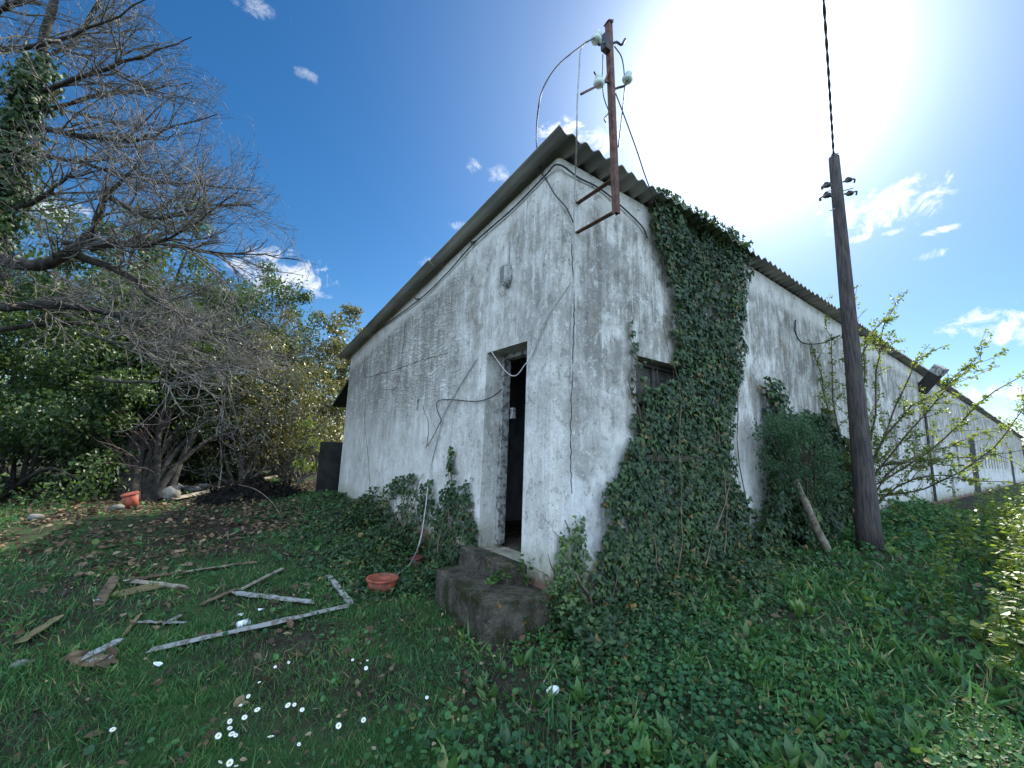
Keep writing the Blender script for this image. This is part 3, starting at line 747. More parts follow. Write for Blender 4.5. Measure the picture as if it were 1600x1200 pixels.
wire('wire', [Lw(1243, 500), Lw(1243, 520), Lw(1255, 536, -.05), Lw(1285, 536, -.15), Lw(1312, 524, -.4)], .012, M['cable'], 'black cable bowed between the long wall and the utility pole', 'wire')

# ------------------------------------------------------------------ service mast on brackets
ax_ = on(902, 318, 1, 0); bx_ = on(902, 364, 1, 0)
def find_y(u, x, z):
    best = None
    for y in np.linspace(-1.5, -.05, 600):
        d = np.array([x, y, z])-CAM; uu = 800+FPX*(d@CR)/(d@_f)
        if best is None or abs(uu-u) < best[0]: best = (abs(uu-u), y)
    return best[1]
MX = ax_[0]; MYb = find_y(963, MX, bx_[2]-.02)
base = np.array([MX, MYb, on(963, 334, 1, MYb)[2]])
topm = on(951, 38, 1, MYb)
mast = empty('service_mast', base, 'rusty steel service mast with glass insulators bracketed off the wall near the corner', 'mast')
axm = norm(topm-base)
sd = norm(np.cross(axm, (0, 1, 0))); fd = np.cross(sd, axm)
m_ = MB()
m_.box((base+topm)/2-sd*.022, (.008, .05, np.linalg.norm(topm-base)), (sd, fd, axm)); m_.box((base+topm)/2+sd*.022, (.008, .05, np.linalg.norm(topm-base)), (sd, fd, axm)); m_.box((base+topm)/2-fd*.022, (.036, .006, np.linalg.norm(topm-base)), (sd, fd, axm))
m_.build('post', M['rust'], mast)
for z in (ax_[2], bx_[2]):
    m_ = MB(); a = np.array([MX, .0, z]); b_ = base + axm*((z-base[2])/axm[2]) + fd*0
    d = b_-a; dn = norm(d); s1 = norm(np.cross(dn, (0, 0, 1))); u1 = np.cross(s1, dn)
    m_.box((a+b_)/2, (.045, np.linalg.norm(d)+.03, .007), (s1, dn, u1)); m_.box((a+b_)/2-s1*.019+u1*.019, (.007, np.linalg.norm(d)+.03, .034), (s1, dn, u1))
    m_.build('bracket_arm', M['rust'], mast)
def Mp(u, v, d=0): return on(u, v, 1, MYb+d)
def insulator(parent, hook, c, up_, sc=1.0):
    m_ = MB(); m_.tube(bezier(hook, 14), .011, 6); m_.build('hook', M['iron'], parent, True)
    up_ = norm(np.array(up_, float)); a = norm(np.cross(up_, (0.3, 1, .2))); b = np.cross(a, up_)
    m_ = MB(); m_.lathe(c, [(.012*sc, -.06*sc), (.035*sc, -.055*sc), (.05*sc, -.03*sc), (.045*sc, -.01*sc), (.024*sc, .0), (.036*sc, .015*sc), (.034*sc, .045*sc), (.015*sc, .055*sc)], 16, (a, b, up_)); m_.build('insulator', M['glass'], parent, True)
insulator(mast, [Mp(950, 68), Mp(944, 66, -.03), Mp(936, 70, -.05), Mp(934, 60, -.05)], Mp(933, 58, -.05), (.2, -.2, 1))
insulator(mast, [Mp(953, 130), Mp(945, 128), Mp(937, 134, -.04), Mp(935, 126, -.04)], Mp(936, 126, -.04), (0, 0, 1))
insulator(mast, [Mp(958, 140), Mp(966, 137), Mp(977, 133, -.04), Mp(980, 122, -.04)], Mp(981, 121, -.04), (.3, 0, 1))
m_ = MB(); m_.tube(bezier([Mp(957, 68), Mp(964, 66), Mp(971, 70, -.03), Mp(977, 61, -.05)], 14), .012, 6); m_.build('hook', M['iron'], mast, True)
m_ = MB(); m_.tube(bezier([Mp(952, 108), Mp(946, 125), Mp(935, 133, -.08), Mp(908, 147, -.2)], 16), .010, 6); m_.build('hook', M['rust'], mast, True)
m_ = MB(); m_.tube([Mp(940, 135), Mp(928, 112, -.02)], .007, 6); m_.build('hook', M['iron'], mast)
m_ = MB(); m_.box(Mp(946, 68), (.07, .06, .15), (sd, fd, axm)); m_.build('clamp', M['iron'], mast)
m_ = MB(); m_.box(topm+axm*.01, (.06, .07, .02), (sd, fd, axm), .006); m_.build('cap', M['rust'], mast)
wire('wire', [Mp(932, 57, -.05), Mp(908, 72, -.08), Mp(872, 102, -.1), Mp(848, 140, -.1), Mp(840, 180, -.05), E(838, 215, -.18), E(839, 232, -.16)], .006, M['cable'], 'thin wire arching left from the mast top down to the roof verge', 'wire')
wire('wire', [E(845, 240, -.05), E(845, 265, -.03), E(856, 285, -.03), E(868, 305, -.03), Lw(885, 325), Lw(897, 350)], .006, M['cable'], 'thin wire slanting down across the corner under the mast', 'wire')
wire('wire', [Mp(930, 58, -.05), Mp(909, 72, -.03), Mp(905, 110, 0), Mp(902, 160, 0), Mp(901, 215, .05), Lw(899, 270, -.15), Lw(897, 330, -.04), Lw(897, 420), Lw(893, 520), Lw(893, 600)], .007, M['greywire'], 'long pale wire dropping straight from the mast top down the long wall', 'wire', 60)
wire('wire', [Mp(960, 72), Mp(972, 92), Mp(976, 130), Mp(973, 170), Mp(966, 230)], .006, M['cable'], 'thin wire bowed along the sunny side of the mast', 'wire')
wire('wire', [Mp(962, 146), Mp(975, 180), Mp(995, 235), Mp(1010, 280, .1), Mp(1030, 330, .2), Lw(1055, 390, -.2)], .006, M['cable'], 'thin wire slanting from the mast down into the big ivy', 'wire')
wire('wire', [Mp(942, 85), Mp(942, 140), Mp(946, 160), Mp(951, 175), Mp(944, 185), Mp(947, 192)], .005, M['cable'], 'kinked loose wire end beside the middle of the mast', 'wire')

# ------------------------------------------------------------------ utility pole
pb = onground(1360, 858); pb[2] -= .1
PY = pb[1]
pt = on(1303, 246, 1, PY)
pole = empty('utility_pole', pb, 'dark creosoted wooden utility pole standing in the shrub in front of the long wall', 'utility pole')
m_ = MB(); tt = np.linspace(0, 1, 14)[:, None]
m_.tube(pb*(1-tt)+pt*tt, np.interp(tt[:, 0], [0, .1, .35, 1], [.175, .15, .118, .078]), 14); m_.build('pole', M['pole'], pole, True)
axp = norm(pt-pb)
def Pp(u, v, d=0): return on(u, v, 1, PY+d)
for (h0, h1, tip) in (((1318, 284), (1326, 281), (1335, 285)), ((1320, 303), (1328, 302), (1338, 304)), ((1300, 289), (1293, 289), (1285, 296)), ((1302, 308), (1291, 305), (1282, 314))):
    sgn = 1 if tip[0] > 1310 else -1
    m_ = MB(); m_.tube(bezier([Pp(*h0), Pp(*h1, -.02), Pp(tip[0], tip[1]-5, -.03), Pp(tip[0]-sgn*0, tip[1], -.03)], 14), .016, 6); m_.build('hook', M['iron'], pole, True)
    m_ = MB(); cc_ = Pp((h0[0]+h1[0])/2+sgn*4, h1[1], -.02); m_.lathe(cc_, [(.02, -.05), (.045, -.04), (.05, -.01), (.03, .0), (.045, .02), (.03, .05)], 12, (CU, norm(np.cross(CU, CR)), CR)); m_.build('insulator', M['iron'], pole, True)
for (a, b) in (((1300, 297), (1290, 300)), ((1318, 298), (1333, 294)), ((1305, 326), (1297, 329))):
    m_ = MB(); m_.tube([Pp(*a), Pp(*b, -.02)], .008, 5); m_.build('bolt', M['iron'], pole)
m_ = MB(); m_.box(pt+axp*.03, (.05, .05, .08), (CR, _f, axp)); m_.tube(bezier([pt+axp*.02, Pp(1308, 240), Pp(1311, 239)], 8), .01, 5); m_.build('pole_clamp', M['iron'], pole)
# twisted overhead cable
a0 = pt+axp*.06; a1 = on(1287, 0, 2, pt[2]+.45); a2 = a0+(a1-a0)*3.0; a2[2] += .6
cat_ = bezier([a0, a0*.5+a1*.5-np.array([0, 0, .05]), a1, a2], 260)
m_ = MB(); ln = np.concatenate([[0], np.cumsum(np.linalg.norm(np.diff(cat_, axis=0), axis=1))])
tdir = norm(a1-a0); na = norm(np.cross(tdir, (0, 0, 1))); nb = np.cross(na, tdir)
for k in (0, 1):
    ph_ = ln/.07+k*math.pi
    m_.tube(cat_+.008*(np.cos(ph_)[:, None]*na+np.sin(ph_)[:, None]*nb), .0105, 6)
tag(m_.build('overhead_cable', M['cable'], None, True), 'thick twisted overhead cable rising from the top of the utility pole', 'cable')

# leaning post, gutter outlet on the long wall
a = onground(1296, 866); b_ = on(1242, 750, 1, -.34)
m_ = MB(); tt = np.linspace(0, 1, 10)[:, None]; m_.tube(a*(1-tt)+b_*tt+rng.normal(0, .004, (10, 3)), np.linspace(.055, .042, 10), 9); tag(m_.build('wooden_post', M['greywood'], None, True), 'pale round wooden post leaning on the ivy beside the utility pole', 'post')
g = on(1437, 612, 1, 0); dn_ = empty('drain_chute', g, 'dark box gutter chute sticking out under the far eave of the long wall', 'gutter')
m_ = MB(); tipp = on(1462, 584, 1, -.42); ln_ = np.linalg.norm(tipp-g); out_ = norm(tipp-g); s1 = norm(np.cross(out_, (0, 0, 1))); u1 = np.cross(s1, out_)
m_.box((g+tipp)/2, (.24, ln_, .26), (s1, out_, u1)); m_.build('chute', M['iron'], dn_)
m_ = MB(); m_.box(tipp+out_*.13, (.26, .24, .28), (s1, out_, u1)); m_.build('tip', M['frame'], dn_)
m_ = MB(); m_.tube([g+np.array([0, -.06, -.1]), g+np.array([0, -.06, -3.3])], .035, 8); m_.build('downpipe', M['iron'], dn_)

# ------------------------------------------------------------------ bare tree on the left
def grow(paths, radii, levels, sides=(6, 4, 3), bias=np.array([0, 0, 0.0]), curl=.35):
    """paths: list of (K,3) limbs with radii; returns list of (P, rad, level)"""
    allb = [(p, r, 0) for p, r in zip(paths, radii)]
    cur = allb
    for lv, (sp, l0, l1, rs, ang) in enumerate(levels, 1):
        nxt = []
        for (P, rd, _) in cur:
            seg = np.linalg.norm(np.diff(P, axis=0), axis=1); tot = seg.sum()
            n = max(1, int(tot/sp*rng.uniform(.8, 1.2)))
            cum = np.concatenate([[0], np.cumsum(seg)])
            for s_ in rng.uniform(.12 if lv == 1 else .18, 1, n)*tot:
                i = min(np.searchsorted(cum, s_)-1, len(seg)-1); i = max(i, 0)
                f = (s_-cum[i])/(seg[i]+1e-9); p0 = P[i]*(1-f)+P[i+1]*f; r0 = rd[i]*(1-f)+rd[i+1]*f
                t = norm(P[i+1]-P[i]); q = rng.normal(0, 1, 3); q -= t*(q@t); q = norm(q)
                a = ang*rng.uniform(.6, 1.3)
                d = norm(t*math.cos(a)+q*math.sin(a)+bias)
                ln_ = rng.uniform(l0, l1)*(1-.35*s_/tot)
                K = 6; pts = [p0]; dd = d.copy()
                upc = rng.normal(0, 1, 3)*.16
                for k in range(K-1):
                    dd = norm(dd+upc+rng.normal(0, .12, 3)+np.array([0, 0, curl*.35*(k/(K-1))]))
                    pts.append(pts[-1]+dd*ln_/(K-1))
                r_ = min(r0*.7, rs)
                nxt.append((np.array(pts), np.linspace(r_, max(.0022, r_*.35), K), lv))
        allb = allb+nxt; cur = nxt
    return allb
def branches_mesh(name, bs, mat, parent, sides):
    Ks = {}
    for b in bs: Ks.setdefault(len(b[0]), []).append(b)
    V, F, n = [], [], 0
    for K, lst in Ks.items():
        v, f = multitube(np.array([b[0] for b in lst]), np.array([b[1] for b in lst]), sides)
        V.append(v); F.append(f+n); n += len(v)
    return link(name, npmesh(name, np.concatenate(V), [np.concatenate(F)], True), mat, parent)
def limb(pts, r0, r1, n=14):
    P = bezier([deep(*p) for p in pts], n); P += rng.normal(0, .012, P.shape)
    return P, np.concatenate([np.linspace(r0, r1, n-4), np.linspace(r1, .006, 5)[1:]])
gb = deep(-75, 800, 6.4); gb[2] = float(gz(gb[0], gb[1]))-.1
trunk = [limb([(-75, 560, 6.4), (-35, 430, 6.4), (2, 320, 6.5), (28, 200, 6.6), (62, 95, 6.8), (95, -60, 7.0), (130, -240, 7.3)], .15, .05, 22)]
trunk[0] = (np.vstack([gb, gb*.5+trunk[0][0][0]*.5, trunk[0][0]]), np.concatenate([[.24, .18], trunk[0][1]]))
limbs = [limb([(-20, 400, 6.4), (60, 415, 6.2), (130, 378, 6.1), (168, 305, 6.1), (214, 262, 6.1)], .11, .045),
         limb([(110, 395, 6.15), (199, 430, 6.2), (244, 467, 6.2), (330, 520, 6.3), (420, 540, 6.5)], .065, .018),
         limb([(-10, 332, 6.5), (40, 322, 6.4), (75, 302, 6.3), (105, 280, 6.2), (170, 262, 6)], .05, .02),
         limb([(35, 190, 6.6), (75, 203, 6.5), (157, 217, 6.2), (225, 221, 6.0), (262, 199, 5.9), (337, 180, 5.8)], .06, .014),
         limb([(-60, 90, 6.2), (0, 78, 6), (75, 69, 5.9), (131, 49, 5.8), (195, 19, 5.8), (240, -15, 5.8)], .045, .015),
         limb([(10, 172, 6.6), (75, 172, 6.8), (150, 150, 7), (230, 140, 7.2), (300, 130, 7.3)], .045, .014),
         limb([(-40, 480, 6.4), (94, 477, 6.2), (187, 494, 6.2), (262, 527, 6.3), (337, 531, 6.4), (450, 561, 6.6)], .075, .015),
         limb([(-40, 520, 6.4), (22, 512, 6.6), (112, 505, 6.9), (195, 512, 7.2), (330, 530, 7.6)], .05, .015),
         limb([(168, 305, 6.1), (230, 340, 6), (300, 330, 6), (330, 320, 6), (400, 320, 6)], .04, .012),
         limb([(140, 386, 6.1), (240, 380, 6.4), (337, 394, 6.6), (410, 400, 6.8), (469, 405, 7)], .045, .012),
         limb([(100, 380, 6.1), (220, 385, 6), (255, 375, 5.9), (319, 337, 5.8), (370, 300, 5.8)], .04, .012),
         limb([(60, 100, 6.8), (120, 60, 7.2), (170, -20, 7.4), (230, -90, 7.6)], .05, .015),
         limb([(45, 150, 6.7), (130, 120, 6.4), (200, 95, 6.2), (260, 75, 6.2), (300, 60, 6.2)], .04, .012),
         limb([(20, 240, 6.6), (110, 250, 7), (220, 280, 7.3), (330, 290, 7.5), (400, 300, 7.7)], .045, .012),
         limb([(150, 590, 5.4), (210, 597, 5.3), (262, 599, 5.2), (300, 580, 5.2), (352, 576, 5.2), (355, 620, 5.2), (345, 650, 5.2)], .02, .008),
         limb([(130, 520, 5.8), (200, 540, 5.6), (290, 560, 5.5), (380, 580, 5.5), (450, 610, 5.6)], .02, .007),
         limb([(-30, 30, 6.4), (20, 10, 6.3), (80, -40, 6.2), (120, -90, 6.2)], .04, .015)]
bt = empty('bare_tree', gb, 'large leafless tree with an ivy-clad trunk spreading grey twigs over the yard', 'tree')
branches_mesh('trunk', [(p, r, 0) for p, r in trunk], M['darkbark'], bt, 10)
bias = CR*.38+np.array([0, 0, .02])
allb = grow([l[0] for l in limbs], [l[1] for l in limbs], [(.125, .7, 1.7, .016, .60), (.125, .30, .90, .0075, .58), (.15, .12, .36, .0045, .62)], bias=bias, curl=.55)
def vis_ok(b):
    d = b[0][-1]-CAM; dep = d@_f
    if dep < .5: return False
    u = 800+FPX*(d@CR)/dep; v = 600-FPX*(d@CU)/dep
    lim = np.interp(v, [-300, 0, 60, 140, 220, 320, 400, 480, 540, 640, 800], [120, 215, 280, 352, 400, 440, 485, 470, 520, 470, 300])
    return u < lim+14*math.sin(v*.11)
kept = [b for b in allb if b[2] == 0 or vis_ok(b)]
branches_mesh('limb', [b for b in kept if b[2] == 0], M['darkbark'], bt, 8)
branches_mesh('branch', [b for b in kept if b[2] == 1], M['bark'], bt, 5)
branches_mesh('twig', [b for b in kept if b[2] >= 2], M['twig'], bt, 3)
# ivy sleeve on the trunk
tp = trunk[0][0]; nI = 5200
ti = rng.uniform(6, len(tp)-8, nI); i0 = ti.astype(int); fr_ = (ti-i0)[:, None]
ctr = tp[i0]*(1-fr_)+tp[i0+1]*fr_
q = norm(rng.normal(0, 1, (nI, 3))); rad_ = (.10+.34*rng.random(nI)**1.2*(.4+fbm(ti*1.1, ti*0, 2)))
P = ctr+q*rad_[:, None]
scatter('ivy_sleeve', M['ivy'], P, rng.normal(0, .5, (nI, 3))+np.array([0, 0, -.7]), q+rng.normal(0, .4, (nI, 3)), .085*(.5+.8*rng.random(nI)), T_IVY, bt)

# ------------------------------------------------------------------ hedge, shrubs and trees behind
def crown(center, rad, n, clumps, cl_r, low=0.0, full=False):
    """leaf positions in clumps spread through an uneven ellipsoid; returns P and outward dir"""
    c = np.array(center, float); rad = np.array(rad, float)
    q = norm(rng.normal(0, 1, (clumps, 3)))*(rng.random((clumps, 1))**.38)
    C = c+q*rad*(.72+.5*rng.random((clumps, 1)))
    if full:
        a = rng.uniform(0, 2*math.pi, clumps); rr_ = np.sqrt(rng.random(clumps)); zz = rng.uniform(-1, 1, clumps); rr_ = rr_*np.where(zz > .2, np.sqrt(np.clip(1-(zz-.2)**2/.66, .05, 1)), 1)
        C = c+np.stack([np.cos(a)*rr_, np.sin(a)*rr_, zz], -1)*rad*(.85+.3*rng.random((clumps, 1)))
    C = C[C[:, 2] > low]
    k = rng.integers(len(C), size=n)
    s_ = cl_r*(.6+.8*rng.random(len(C)))
    o = norm(rng.normal(0, 1, (n, 3)))*(rng.random((n, 1))**.5)*s_[k][:, None]*np.array([1, 1, .75])
    P = C[k]+o
    return P, norm(P-c)
def shrub(name, label, x, y, r, h, n, mat, leaf, tmpl, bark, cat='shrub', group=None, z0=.2, clumps=60, stems=9, cl=.42, full=False):
    g_ = float(gz(x, y)); root = empty(name, (x, y, g_), label, cat, group)
    P, O = crown((x, y, g_+h*.52+z0*.3), (r, r, h*.5), n, clumps, cl, g_+z0, full)
    D = O*.5+rng.normal(0, .7, (n, 3))+np.array([0, 0, -.15]); Nn = O*.6+np.array([0, 0, .6])+rng.normal(0, .5, (n, 3))
    scatter('foliage' if cat == 'shrub' else 'crown', mat, P, D, Nn, leaf*(.55+.8*rng.random(n)), tmpl, root)
    st = []
    for i in range(stems):
        t = P[rng.integers(n)]; b = np.array([x, y, g_-.05])+rng.normal(0, .12, 3)*np.array([1, 1, 0])
        md = (b+t)/2+rng.normal(0, .2, 3)
        st.append((bezier([b, md, t], 8), np.linspace(.05*h/4, .008, 8), 0))
    tw = grow([s_[0] for s_ in st], [s_[1] for s_ in st], [(.3, .4, 1.1, .010, .7), (.22, .2, .5, .005, .7)])
    branches_mesh('trunk' if cat == 'tree' else 'stem', [b for b in tw if b[2] == 0], bark, root, 6)
    branches_mesh('twig', [b for b in tw if b[2] > 0], bark, root, 3)
    return root
HG = 'hedge shrubs along the left of the yard'
shrub('laurel_shrub', 'glossy dark laurel filling the left edge of the yard', -5.0, 8.6, 1.7, 4.0, 30000, M['laurel'], .078, T_LEAF, M['darkbark'], group=HG, z0=0, clumps=110, full=True)
shrub('laurel_shrub', 'tall glossy laurel behind the stoneware jars', -3.55, 10.2, 1.6, 4.4, 28000, M['laurel'], .078, T_LEAF, M['darkbark'], group=HG, z0=.2, clumps=100, full=True)
shrub('evergreen_tree', 'tall dark evergreen rising behind the bare tree', -4.6, 13.0, 2.6, 7.8, 36000, M['laurel'], .105, T_LEAF, M['darkbark'], 'tree', z0=.8, clumps=150, cl=.55)
shrub('evergreen_tree', 'dark evergreen seen through the bare twigs left of the gable', -1.9, 13.6, 2.3, 7.0, 30000, M['laurel'], .10, T_LEAF, M['darkbark'], 'tree', z0=.8, clumps=130, cl=.5)
shrub('laurel_shrub', 'low dark laurel filling the gap behind the coppiced stems', -2.6, 12.0, 1.4, 2.8, 10000, M['laurel'], .085, T_LEAF, M['darkbark'], group=HG, z0=0, clumps=70, full=True)
shrub('laurel_shrub', 'dark laurel behind the leftmost one at the edge of the picture', -6.3, 11.5, 1.7, 4.2, 14000, M['laurel'], .088, T_LEAF, M['darkbark'], group=HG, z0=0, clumps=80, full=True)
shrub('scrub_bush', 'low tangled scrub between the sapling and the evergreens', -1.2, 12.3, 1.5, 2.4, 6000, M['scrub'], .08, T_LEAF, M['bark'], group=HG, stems=14, z0=0, clumps=70)
shrub('scrub_bush', 'grey-brown thin scrub beside the dark shed', -.35, 10.2, 1.35, 3.4, 7000, M['scrub'], .075, T_LEAF, M['bark'], group=HG, stems=16, z0=.1, clumps=90)
shrub('scrub_bush', 'olive scrub bush just behind the black heap', -1.5, 9.9, 1.2, 3.6, 7000, M['scrub'], .075, T_LEAF, M['bark'], group=HG, stems=14, z0=.3, clumps=90)
shrub('yellowish_bush', 'tall yellow-green bush rising over the low end of the roof', 1.15, 13.2, 1.7, 6.4, 13000, M['scrub'], .10, T_LEAF, M['bark'], 'tree', z0=.6, clumps=70, stems=14)
shrub('yellowish_bush', 'olive bush between the bare twigs and the yellow-green bush', -.3, 12.6, 1.5, 5.2, 11000, M['scrub'], .09, T_LEAF, M['bark'], 'tree', z0=.6, stems=14)
BG = 'sunlit bushes beyond the hedge'
for i, (x, y, r, h, lb) in enumerate(((-6.8, 15, 2.2, 3.4, 'sunlit pale bush far behind the leftmost laurel'), (-3.4, 17, 2.2, 2.8, 'low sunlit bush seen under the laurel branches'), (-.6, 17.5, 2.0, 2.6, 'low sunlit bush seen beyond the black heap'), (2.2, 18.5, 2.2, 4.2, 'sunlit bush beyond the dark lean-to shed'))):
    shrub('sunlit_bush', lb, x, y, r, h, 4500, M['light'], .12, T_LEAF, M['bark'], group=BG, z0=.1, clumps=45)
for i, (x, y, r, h, lb) in enumerate(((60, 1.0, 3.5, 4.2, 'dark hedge closing the view past the far end of the long wall'), (58, -5.5, 3.0, 3.0, 'low hedge beyond the sunlit weeds at the right edge'))):
    shrub('far_hedge', lb, x, y, r, h, 5000, M['scrub'], .25, T_LEAF, M['bark'], group='far hedges', z0=0, clumps=60, cl=.7)
# small evergreen sprouting by the shed
shrub('small_sapling', 'thin light-green sapling in front of the dark shed', -.35, 8.0, .32, 1.9, 700, M['light'], .07, T_LEAF, M['bark'], stems=4, z0=.2, clumps=18, cl=.2)
# many-stemmed trunk fanning to the right
tb = onground(222, 782); cop = empty('coppiced_tree', tb, 'many-stemmed dark tree with stems fanning out behind the stoneware jars', 'tree')
stems = []
for i, (u, v, dep) in enumerate(((205, 640, 9.3), (232, 600, 9.4), (250, 620, 9.3), (280, 625, 9.4), (300, 640, 9.5), (330, 650, 9.6), (352, 668, 9.5), (265, 560, 9.7), (180, 660, 9.2), (345, 620, 10))):
    a = tb+np.array([(i-4)*.07, .1*rng.random(), -.05]); e = deep(u, v, dep)
    stems.append((bezier([a, a*.6+e*.4+np.array([-.08, 0, .15]), e], 10), np.linspace(.13 if i in (1, 2, 8) else .07, .03, 10), 0))
branches_mesh('trunk', stems, M['darkbark'], cop, 8)
tw = grow([s_[0] for s_ in stems], [s_[1] for s_ in stems], [(.3, .5, 1.3, .014, .7), (.22, .2, .5, .006, .7)])
branches_mesh('twig', [b for b in tw if b[2] > 0], M['shoot'], cop, 3)
P, O = crown(deep(250, 590, 9.4), (1.6, 1.0, .7), 8000, 60, .36)
scatter('crown', M['laurel'], P, O*.4+rng.normal(0, .7, (len(P), 3)), O*.5+np.array([0, 0, .7])+rng.normal(0, .5, (len(P), 3)), .10*(.5+.8*rng.random(len(P))), T_LEAF, cop)
# far bare trees past the end of the building
for i, (x, y, h, lb) in enumerate(((58, -1.5, 8.5, 'round leafless tree beyond the far end of the long roof'), (66, 3.5, 9.0, 'leafless tree just showing over the far end of the roof'), (60, -6.5, 7.5, 'leafless tree at the far right edge of the picture'))):
    g_ = float(gz(x, y)); root = empty('bare_tree', (x, y, g_), lb, 'tree', 'far leafless trees')
    base_ = [(bezier([(x, y, g_-.1), (x+rng.normal(0, .3), y+rng.normal(0, .3), g_+h*.3), (x+rng.normal(0, 1.8), y+rng.normal(0, 1.8), g_+h*.75)], 8), np.linspace(.22, .06, 8), 0) for k in range(7)]
    tw = grow([s_[0] for s_ in base_], [s_[1] for s_ in base_], [(.5, 1.5, 3.6, .05, .75), (.45, .7, 1.7, .025, .7), (.4, .4, .9, .014, .7)])
    branches_mesh('trunk', [b for b in tw if b[2] == 0], M['bark'], root, 6)
    branches_mesh('crown', [b for b in tw if b[2] > 0], M['bark'], root, 3)

# ------------------------------------------------------------------ shrub in young leaf by the pole
sbp = onground(1345, 835); sbp = sbp+np.array([.25, .12, 0])
ys = empty('young_shrub', sbp, 'arching shrub with fresh yellow-green leaves growing around the utility pole', 'shrub')
dS = float((sbp-CAM)@_f)
def sp(u, v, dd): return deep(u, v, dS+dd)
arch = [[(1340, 780, 0), (1370, 700, -.3), (1420, 640, -.6), (1480, 600, -1.0), (1535, 550, -1.3)], [(1345, 780, 0), (1400, 740, -.2), (1470, 690, -.6), (1540, 620, -1.1), (1620, 572, -1.6)],
        [(1350, 760, 0), (1366, 640, -.2), (1372, 560, -.2), (1385, 500, -.3), (1418, 455, -.4)], [(1360, 790, 0), (1440, 745, -.5), (1520, 750, -1.0), (1600, 757, -1.5)],
        [(1345, 780, 0), (1420, 770, -.3), (1500, 740, -.8), (1560, 690, -1.2), (1605, 630, -1.5)], [(1335, 780, 0), (1315, 700, 0), (1295, 640, .1), (1280, 580, .1), (1265, 535, .1)],
        [(1335, 780, 0), (1310, 690, .2), (1300, 600, .3), (1300, 540, .3), (1290, 500, .4)], [(1330, 790, 0), (1300, 720, 0), (1270, 690, -.1), (1255, 660, -.2)],
        [(1340, 770, 0), (1340, 640, -.3), (1325, 560, -.35), (1330, 500, -.35), (1328, 470, -.35)], [(1335, 790, -.2), (1300, 740, -.3), (1265, 700, -.3), (1235, 640, -.2), (1225, 600, -.2)], [(1340, 780, -.2), (1335, 660, -.35), (1352, 600, -.4), (1350, 545, -.4), (1362, 520, -.4)], [(1345, 770, 0), (1390, 660, 0), (1420, 590, -.2), (1440, 560, -.3), (1480, 540, -.5)],
        [(1345, 780, 0), (1400, 700, -.3), (1450, 640, -.5), (1500, 590, -.9), (1535, 545, -1.2)], [(1370, 740, -.1), (1430, 720, -.5), (1510, 715, -.9), (1600, 700, -1.4)],
        [(1345, 780, 0), (1330, 640, -.2), (1345, 560, -.3), (1370, 510, -.35), (1405, 495, -.4)], [(1390, 740, -.1), (1470, 700, .2), (1530, 680, .4), (1590, 660, .8)]]
st = []
for a in arch:
    P = bezier([sbp] + [sp(*p) for p in a], 14); P[1:] += rng.normal(0, .015, P[1:].shape)
    st.append((P, np.linspace(.022, .004, 14), 0))
tw = grow([s_[0] for s_ in st], [s_[1] for s_ in st], [(.20, .2, .80, .006, .7)], curl=.3)
branches_mesh('stem', st, M['shoot'], ys, 6)
branches_mesh('twig', [b for b in tw if b[2] > 0], M['shoot'], ys, 4)
PL = []
for (P, r_, lv) in tw:
    seg = np.linalg.norm(np.diff(P, axis=0), axis=1).sum()
    n = max(2, int(seg/.065))
    for t in rng.uniform(.30 if lv == 0 else .1, 1.0, n):
        x = t*(len(P)-1); i = min(int(x), len(P)-2); PL.append(P[i]*(1-(x-i))+P[i+1]*(x-i))
PL = np.array(PL); PL = PL[rng.random(len(PL)) < .8]
PL = np.repeat(PL, 5, axis=0)+rng.normal(0, .022, (len(PL)*5, 3)); n = len(PL)
scatter('foliage', M['shrubleaf'], PL, rng.normal(0, .7, (n, 3))+np.array([0, -.1, .35]), rng.normal(0, .6, (n, 3))+np.array([0, 0, .7]), .042*(.5+.9*rng.random(n)), T_LEAF, ys, 1.2)
# feathery green bush left of the pole
cb = onground(1262, 850); cb = cb+np.array([.35, .15, 0])
fb = empty('feathery_bush', cb, 'soft feathery green bush between the leaning post and the utility pole', 'shrub')
cr_ = [crown(on(1238, 676, 1, -.46), (.70, .26, .26), 2400, 34, .15), crown(on(1288, 745, 1, -.36), (.60, .24, .75), 2400, 40, .15), crown(on(1225, 720, 1, -.36), (.5, .2, .7), 1300, 34, .12)]
P = np.concatenate([a[0] for a in cr_]); O = np.concatenate([a[1] for a in cr_]); n = len(P)
scatter('foliage', M['feather'], P, O*.4+rng.normal(0, .6, (n, 3))+np.array([0, -.2, -.5]), O+rng.normal(0, .5, (n, 3)), .05*(.5+.8*rng.random(n)), T_LEAF, fb, .55)
st = [(bezier([cb, (cb+P[i])/2+rng.normal(0, .08, 3), P[i]], 8), np.linspace(.016, .004, 8), 0) for i in rng.integers(n, size=40)]
branches_mesh('stem', st, M['shoot'], fb, 5)

